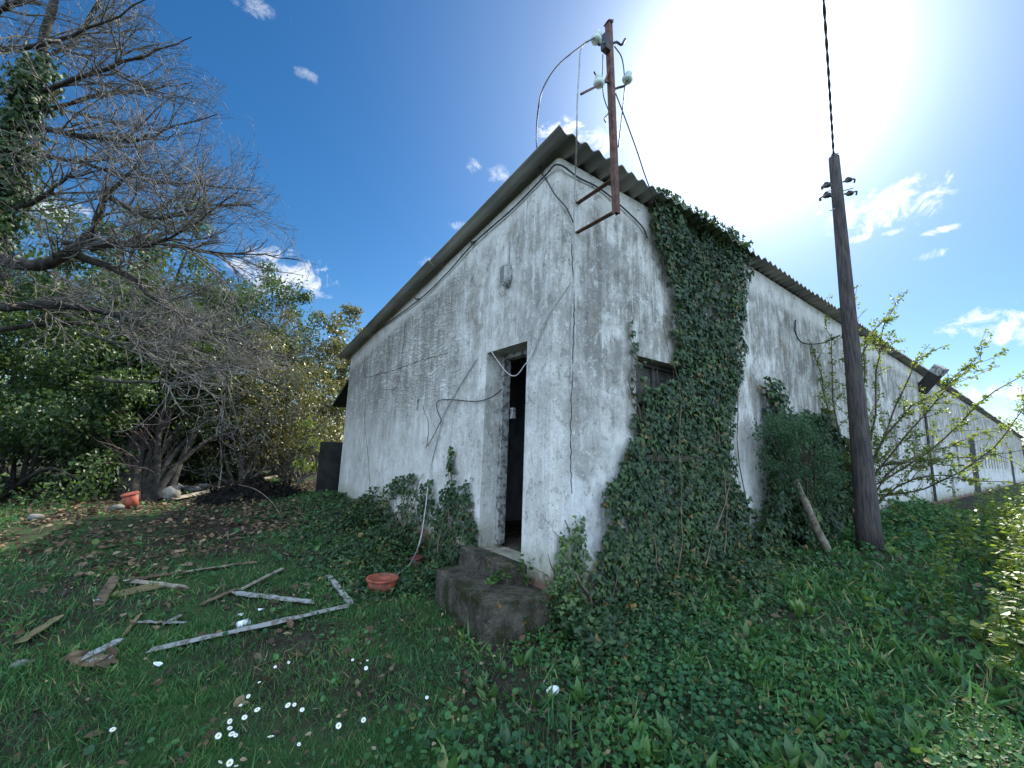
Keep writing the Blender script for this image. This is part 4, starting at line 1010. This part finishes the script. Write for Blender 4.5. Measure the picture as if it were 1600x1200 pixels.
# ------------------------------------------------------------------ ground vegetation
def dens_field(x, y):
    """0 bare .. 1 lush"""
    return fbm(x*1.1+5, y*1.1, 3)
def polyclip(x, y):    # not inside building or steps
    return ~(((x > -.02) & (y > -.02) & (y < 6.9)) | ((x > -.56) & (x <= 0) & (y > .0) & (y < 1.12)))
def litter_zone(x, y): return np.clip(2.2*(1-np.hypot((x+2.7)/2.3, (y-5.6)/2.7))+.9*(fbm(x*1.4, y*1.4, 5)-.5), 0, 1)
def left_side(x, y): return 1/(1+np.exp(-( -x*1.0 + y*1.0 - .35)*3.0))       # lawn side vs leafy side of the corner
def sample(n, near):
    # denser close to the camera, inside the wedge the camera looks into (with a margin)
    r = near[0]+(near[1]-near[0])*rng.random(n)**near[2]
    a = rng.uniform(R(-14), R(112), n)
    return CAM[0]+r*np.cos(a), CAM[1]+r*np.sin(a)
def grass_set(n, near, h0, h1, cond, mat, name, width=1.0, tm=T_BLADE, lean=.62):
    x, y = sample(n, near); ok = polyclip(x, y) & (rng.random(n) < cond(x, y)); x, y = x[ok], y[ok]; n = len(x)
    z = gz(x, y)
    rr = np.hypot(x-CAM[0], y-CAM[1])
    hh = (h0+(h1-h0)*rng.random(n)**1.5)*(.6+.8*fbm(x*2.3, y*2.3, 4))
    tilt = np.stack([fbm(x*2, y*2, 0)-.5, fbm(x*2, y*2, 1)-.5, np.zeros(n)], -1)*1.6
    D = np.array([0, 0, 1.0])+rng.normal(0, lean, (n, 3))*np.array([1, 1, .3])+tilt*.7
    a = rng.uniform(0, 2*math.pi, n)
    Nn = np.stack([np.cos(a), np.sin(a), np.full(n, .2)], -1)
    return (np.stack([x, y, z-.005], -1), D, Nn, hh, np.clip(width*rr/3.0, .8*width, 3*width))
parts = []
lawn = lambda x, y: left_side(x, y)*np.clip(dens_field(x, y)*3.2-.78, .10, 1)*(1-.95*litter_zone(x, y))
lawn2 = lambda x, y: .75*(1-left_side(x, y))*np.clip(dens_field(x, y)*2.4-.5, .05, 1)
for a in (grass_set(150000, (1.0, 4.2, .75), .022, .075, lawn, None, '', 1.1), grass_set(110000, (3.8, 10, .8), .03, .09, lawn, None, '', 1.2), grass_set(70000, (1.0, 9, .8), .05, .17, lawn2, None, '', 1.1)):
    parts.append(a)
cat5 = [np.concatenate([p[i] for p in parts]) for i in range(5)]
o = scatter('grass', M['grass'], cat5[0], cat5[1], cat5[2], cat5[3], T_BLADE, None, cat5[4])
tag(o, 'short uneven green grass over the yard left of the steps', 'grass', kind='stuff')
p = grass_set(26000, (1.0, 8, .8), .03, .10, lambda x, y: np.clip(left_side(x, y)+.25, 0, 1)*np.clip(fbm(x*1.7, y*1.7, 5)*3-1.5, 0, 1)*(1-.6*litter_zone(x, y)), None, '', .9, lean=1.1)
o = scatter('dry_grass', M['drygrass'], p[0], p[1], p[2], p[3], T_BLADE, None, p[4]); tag(o, 'straw-coloured dead grass blades lying among the green grass', 'grass', kind='stuff')
# broad-leaved ground cover on the right and by the wall foot
def cover_set(n, near, cond, s0, s1, up):
    x, y = sample(n, near); ok = polyclip(x, y) & (rng.random(n) < cond(x, y)); x, y = x[ok], y[ok]; n = len(x)
    bump = np.clip(fbm(x*1.6, y*1.6, 2)-.3, 0, 1)
    z = gz(x, y)+rng.random(n)*(.03+up*bump)
    D = rng.normal(0, 1, (n, 3))*np.array([1, 1, .45])+np.array([0, 0, .15]); Nn = np.array([0, 0, 1.0])+rng.normal(0, .45, (n, 3))
    return np.stack([x, y, z], -1), D, Nn, s0+(s1-s0)*rng.random(n)**1.6
wallfoot = lambda x, y: np.exp(-np.maximum(-x, 0)/.55)*(y > 1.0)*(y < 6.8)
cv = lambda x, y: np.clip((1-left_side(x, y))*np.clip(dens_field(x+9, y)*2.6-.45, .15, 1)+.9*wallfoot(x, y)+.16*left_side(x, y)*np.clip(fbm(x*1.5, y*1.5, 0)*4-2, 0, 1), 0, 1)
a = cover_set(70000, (.9, 5, .7), cv, 0.016, .040, .14); b = cover_set(60000, (4.5, 15, .7), cv, .03, .070, .30)
def mound_set(n, x0, x1, y0, y1, hfun, s0, s1):
    x = rng.uniform(x0, x1, n); y = rng.uniform(y0, y1, n); h = hfun(x, y)*np.clip(.1+2.2*(fbm(x*2.1, y*2.1, 0)-.22), 0, 1.3)
    ok = polyclip(x, y) & (rng.random(n) < np.clip(h*7, 0, 1)); x, y, h = x[ok], y[ok], h[ok]; n = len(x)
    z = gz(x, y)+h*rng.random(n)**.6
    return np.stack([x, y, z], -1), rng.normal(0, 1, (n, 3))*np.array([1, 1, .5]), np.array([-.25, -.1, 1.0])+rng.normal(0, .5, (n, 3)), s0+(s1-s0)*rng.random(n)**1.4
c1 = mound_set(22000, -1.5, 0, 1.25, 6.4, lambda x, y: .50*np.exp(-np.maximum(-x, 0)/.50)*np.interp(y, [1.2, 1.7, 3.5, 5.0, 6.4], [.5, 1, 1, .6, .2]), .025, .06)
c2 = mound_set(15000, -.1, 4.2, -.95, 0, lambda x, y: .42*np.exp(-np.maximum(-y, 0)/.36), .03, .07)
c3 = mound_set(9000, 5.5, 14, -1.3, 0, lambda x, y: .45*np.exp(-np.maximum(-y, 0)/.6), .04, .08)
cs = [a, b, c3]
o = scatter('ground_cover', M['cover'], *[np.concatenate([q_[k_] for q_ in cs]) for k_ in range(4)], T_ROUND)
tag(o, 'low dark-green creeping leaves covering the ground right of the steps', 'ground cover', kind='stuff')
o = scatter('ground_ivy', M['ivy'], *[np.concatenate([c1[k_], c2[k_]]) for k_ in range(4)], T_IVY)
tag(o, 'knee-high dark ivy heaped on the ground along the foot of both walls', 'ground ivy', kind='stuff')
# rosettes of dock-like leaves
def rosettes(n, near, cond, l0, l1):
    x, y = sample(n, near); ok = polyclip(x, y) & (rng.random(n) < cond(x, y)); x, y = x[ok], y[ok]; n = len(x); k = 7
    X = np.repeat(np.stack([x, y, gz(x, y)], -1), k, axis=0)+rng.normal(0, .008, (n*k, 3)); a = rng.uniform(0, 2*math.pi, n*k); e = rng.uniform(.25, 1.25, n*k)
    D = np.stack([np.cos(a)*np.cos(e), np.sin(a)*np.cos(e), np.sin(e)], -1)
    Nn = np.stack([-np.cos(a)*np.sin(e), -np.sin(a)*np.sin(e), np.cos(e)], -1)+rng.normal(0, .2, (n*k, 3))
    sz = np.repeat(l0+(l1-l0)*rng.random(n), k)*(.6+.6*rng.random(n*k))
    return X, D, Nn, sz
rc = lambda x, y: np.clip((1-left_side(x, y))*np.clip(fbm(x*1.2, y*1.2, 1)*3-1.0, 0, 1), 0, 1)
a = rosettes(2600, (1.0, 6.5, .8), rc, .05, .13); b = rosettes(500, (1.2, 6, .9), lambda x, y: .5*left_side(x, y)*(1-litter_zone(x, y)), .035, .075)
o = scatter('dock_leaves', M['dock'], np.concatenate([a[0], b[0]]), np.concatenate([a[1], b[1]]), np.concatenate([a[2], b[2]]), np.concatenate([a[3], b[3]]), T_DOCK, None, 1.3)
tag(o, 'tufts of upright tongue-shaped green leaves among the ground cover', 'weeds', kind='stuff')
# dead leaves under the trees
n = 60000; x, y = sample(n, (2.5, 13, .8)); ok = polyclip(x, y) & (rng.random(n) < np.clip(litter_zone(x, y)*1.8+.04+.5*(y > 7.8)*(x < 0), 0, 1)*np.clip(fbm(x*1.3, y*1.3, 4)*3-.5, 0.1, 1)); x, y = x[ok], y[ok]; n = len(x)
o = scatter('leaf_litter', M['litter'], np.stack([x, y, gz(x, y)+.006+rng.random(n)*.03], -1), rng.normal(0, 1, (n, 3))*np.array([1, 1, .3]), np.array([0, 0, 1.0])+rng.normal(0, .5, (n, 3)), .035+.06*rng.random(n), T_LEAF)
tag(o, 'brown dead leaves scattered on the bare soil below the hedge', 'dead leaves', kind='stuff')
n = 2600; x, y = sample(n, (1.0, 6, .8)); ok = polyclip(x, y); x, y = x[ok], y[ok]; n = len(x)
o = scatter('fallen_leaves', M['litter'], np.stack([x, y, gz(x, y)+.03+rng.random(n)*.03], -1), rng.normal(0, 1, (n, 3))*np.array([1, 1, .3]), np.array([0, 0, 1.0])+rng.normal(0, .5, (n, 3)), .014+.026*rng.random(n), T_LEAF)
tag(o, 'scattered pale dead leaves lying in the foreground grass', 'dead leaves', kind='stuff')
# tall sunlit weeds on the right
n = 950; wx = 1.9+15*rng.random(n)**.85; wy = -2.75+rng.exponential(.25, n)*(.55+.09*np.clip(wx, 0, 9))+.02*wx
near_ok = (np.hypot(wx-CAM[0], wy-CAM[1]) > 2.9); wx, wy = wx[near_ok], wy[near_ok]; n = len(wx)
wz = gz(wx, wy); wh = rng.uniform(.15, .55, n)*np.interp(wx, [.5, 2, 6, 12], [.5, 1.0, 1.5, 1.6])
K = 6; tt = np.linspace(0, 1, K)
sx = rng.normal(0, .12, (n, 1)); sy = rng.normal(.03, .12, (n, 1))
SP = np.stack([wx[:, None]+sx*tt**2, wy[:, None]+sy*tt**2, wz[:, None]-.02+wh[:, None]*tt], -1)
wd = empty('weed_bank', (4, -2.3, -.35), 'bank of tall sunlit yellow-green weeds along the right edge', 'weeds'); wd['kind'] = 'stuff'
V, F = multitube(SP, np.linspace(.005, .002, K)[None].repeat(n, 0), 3); link('weed_stalks', npmesh('weed_stalks', V, [F], True), M['dstem'], wd)
kk = 26; t = rng.uniform(.1, 1, (n, kk)); idx = np.clip((t*(K-1)).astype(int), 0, K-2); ff = t*(K-1)-idx
P = (SP[np.arange(n)[:, None], idx]*(1-ff[..., None])+SP[np.arange(n)[:, None], idx+1]*ff[..., None]).reshape(-1, 3)
a = rng.uniform(0, 2*math.pi, len(P)); D = np.stack([np.cos(a), np.sin(a), rng.uniform(-.3, .6, len(P))], -1)
scatter('weed_leaves', M['weed'], P, D, np.array([0, 0, 1.0])+rng.normal(0, .4, (len(P), 3)), .03+.055*rng.random(len(P)), T_LEAF, wd, 1.2)
# seedling and grass tuft by the corner of the step
def plantlet(name, p, h, n, mat, leaf, label, cat='plant', sp_=.05):
    root = empty(name, p, label, cat); st = []
    for i in range(5):
        e = p+np.array([rng.normal(0, sp_), rng.normal(0, sp_), h*rng.uniform(.6, 1)]); st.append((bezier([p, (p+e)/2+rng.normal(0, .012, 3), e], 6), np.linspace(.004, .0015, 6), 0))
    branches_mesh('stem', st, M['dstem'], root, 4)
    P = np.array([st[i % 5][0][1+rng.integers(5)] for i in range(n)])+rng.normal(0, .006, (n, 3)); a = rng.uniform(0, 6.28, n)
    scatter('foliage', mat, P, np.stack([np.cos(a), np.sin(a), rng.uniform(0, .9, n)], -1), np.array([0, 0, 1.0])+rng.normal(0, .3, (n, 3)), leaf*(.6+.6*rng.random(n)), T_LEAF, root)
plantlet('seedling', np.array([-.06, .22, -.10]), .26, 46, M['ivyfresh'], .055, 'small leafy seedling growing between the steps and the white corner')
plantlet('seedling', np.array([-.24, .42, -.09]), .09, 70, M['dock'], .05, 'weedy tuft growing on top of the lower step', 'plant', .10)

# ------------------------------------------------------------------ debris on the ground
def plank(name, p0, p1, wd_, th, mat, label, lift=.03, group='broken timber lying in the grass', jit=.0022):
    wd_ *= .85; th *= .42; a = onground(*p0, lift*.55); b = onground(*p1, lift*.55); n = 13
    d = norm(b-a); s1 = norm(np.cross(d, (0, 0, 1))); u1 = np.cross(s1, d)
    roll = rng.normal(0, .25); s1, u1 = s1*math.cos(roll)+u1*math.sin(roll), u1*math.cos(roll)-s1*math.sin(roll)
    V = []; t = np.linspace(0, 1, n)
    for i in range(n):
        c_ = a*(1-t[i])+b*t[i]+np.array([0, 0, th*.2])
        w_ = wd_*(1+rng.normal(0, .07)); h_ = th*(1+rng.normal(0, .09))
        e_ = d*(rng.normal(0, .012, 4) if i in (0, n-1) else np.zeros(4))[:, None] if False else 0
        for (sx, sz) in ((-1, -1), (1, -1), (1, 1), (-1, 1)):
            V.append(c_+s1*sx*w_/2*(.55 if i in (0, n-1) and rng.random() < .6 else 1)+u1*sz*h_/2+rng.normal(0, jit, 3)+d*(rng.normal(0, .02) if i in (0, n-1) else 0))
    F = [(i*4+k, i*4+(k+1) % 4, (i+1)*4+(k+1) % 4, (i+1)*4+k) for i in range(n-1) for k in range(4)]+[(3, 2, 1, 0), tuple((n-1)*4+k for k in range(4))]
    m_ = MB(); m_.add(V, F); return tag(m_.build(name, mat), label, 'plank' if 'plank' in name or 'timber' in name or 'board' in name else 'stick', group)
plank('painted_timber', (234, 1016), (540, 948), .07, .05, M['palewood'], 'longest flaking white timber, lying across the grass in front of the other debris', .04)
plank('painted_timber', (512, 898), (549, 944), .06, .04, M['palewood'], 'short pale timber meeting the right end of the longest one')
plank('broken_plank', (362, 926), (490, 941), .055, .035, M['palewood'], 'pale slat of the crossed pair left of the short timber', .06)
plank('broken_plank', (442, 888), (374, 922), .05, .03, M['greywood'], 'grey slat pointing up and away from the crossed slats', .05)
plank('broken_plank', (312, 946), (366, 922), .05, .03, M['brownwood'], 'dark brown slat under the left end of the crossed pair')
plank('broken_plank', (205, 906), (402, 878), .05, .03, M['brownwood'], 'long thin dark slat farthest from the camera')
plank('broken_plank', (290, 893), (372, 881), .045, .02, M['greywood'], 'pale strip lying on the long thin dark slat', .065)
plank('broken_plank', (193, 907), (290, 918), .045, .03, M['greywood'], 'grey slat starting at the left end of the long thin dark slat')
plank('broken_plank', (153, 946), (180, 902), .09, .03, M['brownwood'], 'brown board end standing left of the grey slats', .05)
plank('broken_stick', (194, 992), (221, 958), .035, .025, M['tanwood'], 'tan stick pointing away in the middle of the left grass')
plank('painted_timber', (216, 972), (288, 973), .04, .03, M['palewood'], 'short white stick beside the tan stick')
plank('painted_timber', (256, 974), (282, 962), .04, .03, M['palewood'], 'stubby white stick resting on the short white one', .05)
plank('painted_timber', (134, 1028), (188, 1001), .05, .04, M['palewood'], 'peeling white piece leaning over the rotten log', .06)
plank('painted_timber', (136, 1034), (176, 1025), .05, .03, M['palewood'], 'small white piece lying on the rotten log', .06)
plank('rotten_log', (103, 1028), (172, 1038), .09, .07, M['brownwood'], 'dark rotten chunk of wood at the left of the grass', .04, jit=.014)
plank('damp_board', (32, 1002), (92, 964), .10, .018, M['tanwood'], 'mossy tan board lying flat at the left edge of the grass', .05)
plank('damp_board', (176, 930), (262, 912), .10, .018, M['tanwood'], 'reddish damp board lying flat behind the tan stick', .03)
plank('long_plank', (272, 780), (462, 737), .12, .04, M['greywood'], 'long grey plank lying by the black heap under the trees', .10, None)
plank('tarred_beam', (545, 792), (630, 800), .22, .14, M['brownwood'], 'dark beam lying in the ivy at the foot of the end wall', .05, None)
# pots
def pot(name, p, prof, mat, label, cat, ax=None, rim=None):
    root = empty(name, p, label, cat); m_ = MB(); m_.lathe(p, prof, 26, ax); m_.build('body', mat, root, True)
    if rim: m_ = MB(); m_.lathe(p, rim, 26, ax); m_.build('rim', mat, root, True)
    return root
tl = np.array([(.98, 0, .18), (0, 1, 0), (-.18, 0, .98)])
pot('plastic_basin', onground(596, 926, 0), [(.02, 0), (.105, 0), (.125, .06), (.14, .125), (.13, .125), (.115, .06), (.095, .02), (.02, .018)], M['orange'], 'round orange plastic basin in the grass left of the steps', 'basin', None, [(.141, .122), (.153, .125), (.153, .142), (.130, .142), (.131, .125)])
pot('plastic_pot', onground(652, 888, -.04), [(.02, 0), (.06, 0), (.075, .12), (.068, .12), (.05, .02), (.02, .018)], M['darkred'], 'dull red pot half hidden in leaves behind the orange basin', 'pot', tl, [(.074, .112), (.083, .114), (.083, .13), (.067, .13)])
tl2 = np.array([(.85, .35, .25), (-.35, .93, 0), (-.26, -.1, .96)])
pot('orange_bucket', onground(207, 794, 0), [(.02, 0), (.085, 0), (.11, .24), (.10, .24), (.075, .02), (.02, .018)], M['orange'], 'small bright orange bucket in the sun under the trees', 'bucket', tl2, [(.108, .225), (.122, .228), (.122, .25), (.10, .25)])
JP = [(.02, 0), (.12, 0), (.18, .09), (.185, .16), (.13, .25), (.06, .29), (.055, .35), (.075, .37), (.05, .372), (.04, .3), (.01, .3)]
pot('stoneware_jar', onground(236, 778, 0), JP, M['stoneware'], 'squat grey stoneware jar next to the orange bucket', 'jar')
tl3 = np.array([(.8, 0, -.6), (0, 1, 0), (.6, 0, .8)])
pot('stoneware_jar', onground(259, 780, .04), [(r_*.85, z_*.85) for r_, z_ in JP], M['stoneware'], 'tilted grey stoneware jar right of the squat one', 'jar', tl3)
# rubble
def rock(p, r_, mat, label, name='stone', cat='stone', flat=.6, group='loose stones under the trees'):
    th = np.linspace(0, math.pi, 9)[:, None]; ph = np.linspace(0, 2*math.pi, 13)[:-1][None]
    d = np.stack([np.sin(th)*np.cos(ph), np.sin(th)*np.sin(ph), np.cos(th)*np.ones_like(ph)], -1)
    s_ = rng.random()*50; k = r_*(.7+.6*fbm(d[..., 0]*1.6+s_+d[..., 2], d[..., 1]*1.6+s_, 1))
    V = p+d*k[..., None]*np.array([1.2, 1, flat]); i = np.arange(9*12).reshape(9, 12); j = np.roll(i, -1, 1)
    F = np.stack([i[:-1], j[:-1], j[1:], i[1:]], -1).reshape(-1, 4); m_ = MB(); m_.arr(V.reshape(-1, 3), F)
    return tag(m_.build(name, mat, None, True), label, cat, group)
for (u, v, r_, lb) in ((300, 765, .13, 'grey stone right of the tilted jar'), (318, 760, .12, 'small grey stone farther right of the jars'), (286, 762, .10, 'pale stone just behind the tilted jar'), (182, 793, .08, 'brown stone left of the orange bucket'), (55, 808, .07, 'pale stone in the sunlit grass at the far left')):
    rock(onground(u, v, .05), r_, M['stone'], lb)
rock(onground(864, 1079, .02), .035, M['white'], 'small white stone in the grass below the corner', flat=.6, group=None)
rock(onground(30, 1038, .0), .035, M['stone'], 'pale stone at the left edge near the boards', group=None)
# black heap
hp = onground(405, 782); n1, n2 = 40, 24
th = np.linspace(0, 2*math.pi, n1, endpoint=False)[None]; rr = np.linspace(0, 1, n2)[:, None]
hx = rr*np.cos(th)*1.0; hy = rr*np.sin(th)*.75
hz = (1-rr**2)*.36*(.5+fbm(hx*3+3, hy*3, 2))+(fbm(hx*9, hy*9, 3)-.5)*.12-.06
V = np.stack([hp[0]+hx*1.0, hp[1]+.5+hy, float(gz(hp[0], hp[1]))+hz], -1).reshape(-1, 3); i = np.arange(n1*n2).reshape(n2, n1); j = np.roll(i, -1, 1)
m_ = MB(); m_.arr(V, np.stack([i[:-1], j[:-1], j[1:], i[1:]], -1).reshape(-1, 4)); heap = tag(m_.build('rubbish_heap', M['black'], None, True), 'low black heap of burnt rubbish beside the long grey plank', 'heap')
HV = V[rng.integers(len(V), size=1500)]+rng.normal(0, .03, (1500, 3)); o = scatter('charred_shards', M['shard'], HV, rng.normal(0, 1, (1500, 3)), rng.normal(0, .6, (1500, 3))+np.array([0, 0, .6]), .05+.12*rng.random(1500)**2, T_LEAF, None, .6); o.parent = heap
# plastic cup and scraps
cp = onground(372, 976, .03); axc = np.array([norm(np.array([.2, .3, 1.0])), norm(np.array([.8, -.6, .02])), norm(np.array([.75, .55, -.25]))]); axc[1] = norm(np.cross(axc[2], axc[0])); axc[0] = np.cross(axc[1], axc[2])
m_ = MB(); m_.lathe(cp, [(.005, 0), (.022, 0), (.036, .085), (.033, .085), (.02, .004), (.004, .004)], 20, axc); tag(m_.build('plastic_cup', M['white'], None, True), 'crushed white plastic cup lying by the longest timber', 'cup')
for (u, v, lb) in ((408, 951, 'white scrap above the plastic cup'), (375, 960, 'tiny white scrap just behind the plastic cup'), (150, 938, 'white scrap at the foot of the brown board end'), (295, 782, 'white rag beside the long grey plank'), (246, 1037, 'pale scrap in the grass below the longest timber')):
    p = onground(u, v, .035); m_ = MB(); m_.box(p, (.045, .02, .006), (norm(np.array([.7, -.7, .1])), norm(np.array([.7, .7, 0])), (0, 0, 1)), .006); tag(m_.build('litter_scrap', M['white']), lb, 'scrap', 'white litter in the grass')
# loose sticks and the bent rod by the heap
wire('bent_rod', [onground(372, 757, .35), onground(400, 765, .3), onground(425, 785, .15), onground(440, 808, .02)], .008, M['stem'], 'thin bent brown rod sticking out of the black heap', 'rod')

# ------------------------------------------------------------------ daisies
DS = [(430, 1042), (451, 1035), (405, 1066), (388, 1088), (402, 1109), (382, 1121), (359, 1127), (359, 1138), (362, 1147), (368, 1149), (460, 1101), (472, 1109), (341, 1150), (423, 1151), (467, 1163), (344, 1191), (359, 1192), (369, 1197), (551, 1031), (574, 1032), (572, 1044), (450, 1102), (529, 1134), (568, 1125), (376, 1102), (667, 1090), (176, 1140)]
root0 = None
for i, (u, v) in enumerate(DS):
    p = onground(u, v, .05)
    if root0 is None:
        root0 = empty('daisy', p, 'small white daisy with a yellow eye open in the foreground grass', 'flower', 'daisies in the foreground grass')
        tl_ = np.array([0, 0, 0.]); npz = 15
        a = np.arange(npz)*2*math.pi/npz; D = np.stack([np.cos(a), np.sin(a), np.full(npz, .12)], -1)
        pm = scatter('petals', M['petal'], np.zeros((npz, 3))+D*.003, D, np.tile([0, 0, 1.0], (npz, 1)), .0100, T_LEAF, None, .8); pm.parent = root0
        m_ = MB(); m_.lathe((0, 0, -.001), [(.001, 0), (.0048, .001), (.004, .0035), (.001, .0045)], 10); e_ = m_.build('eye', M['eye'], None, True); e_.parent = root0
        m_ = MB(); m_.tube([(0, 0, 0), (.002, .001, -.03), (0, 0, -.06)], .001, 4); s_ = m_.build('stalk', M['dstem'], None, True); s_.parent = root0
        r_ = root0
    else:
        r_ = root0.copy(); COL.objects.link(r_); r_.location = tuple(p)
        for ch in (pm, e_, s_):
            c_ = ch.copy(); COL.objects.link(c_); c_.parent = r_
    tc = norm(CAM-p)*.55+np.array([0, 0, .8])+rng.normal(0, .32, 3)
    r_.rotation_euler = Vector(tc).to_track_quat('Z', 'Y').to_euler()
    k_ = rng.uniform(.65, 1.25); r_.scale = (k_, k_, k_)
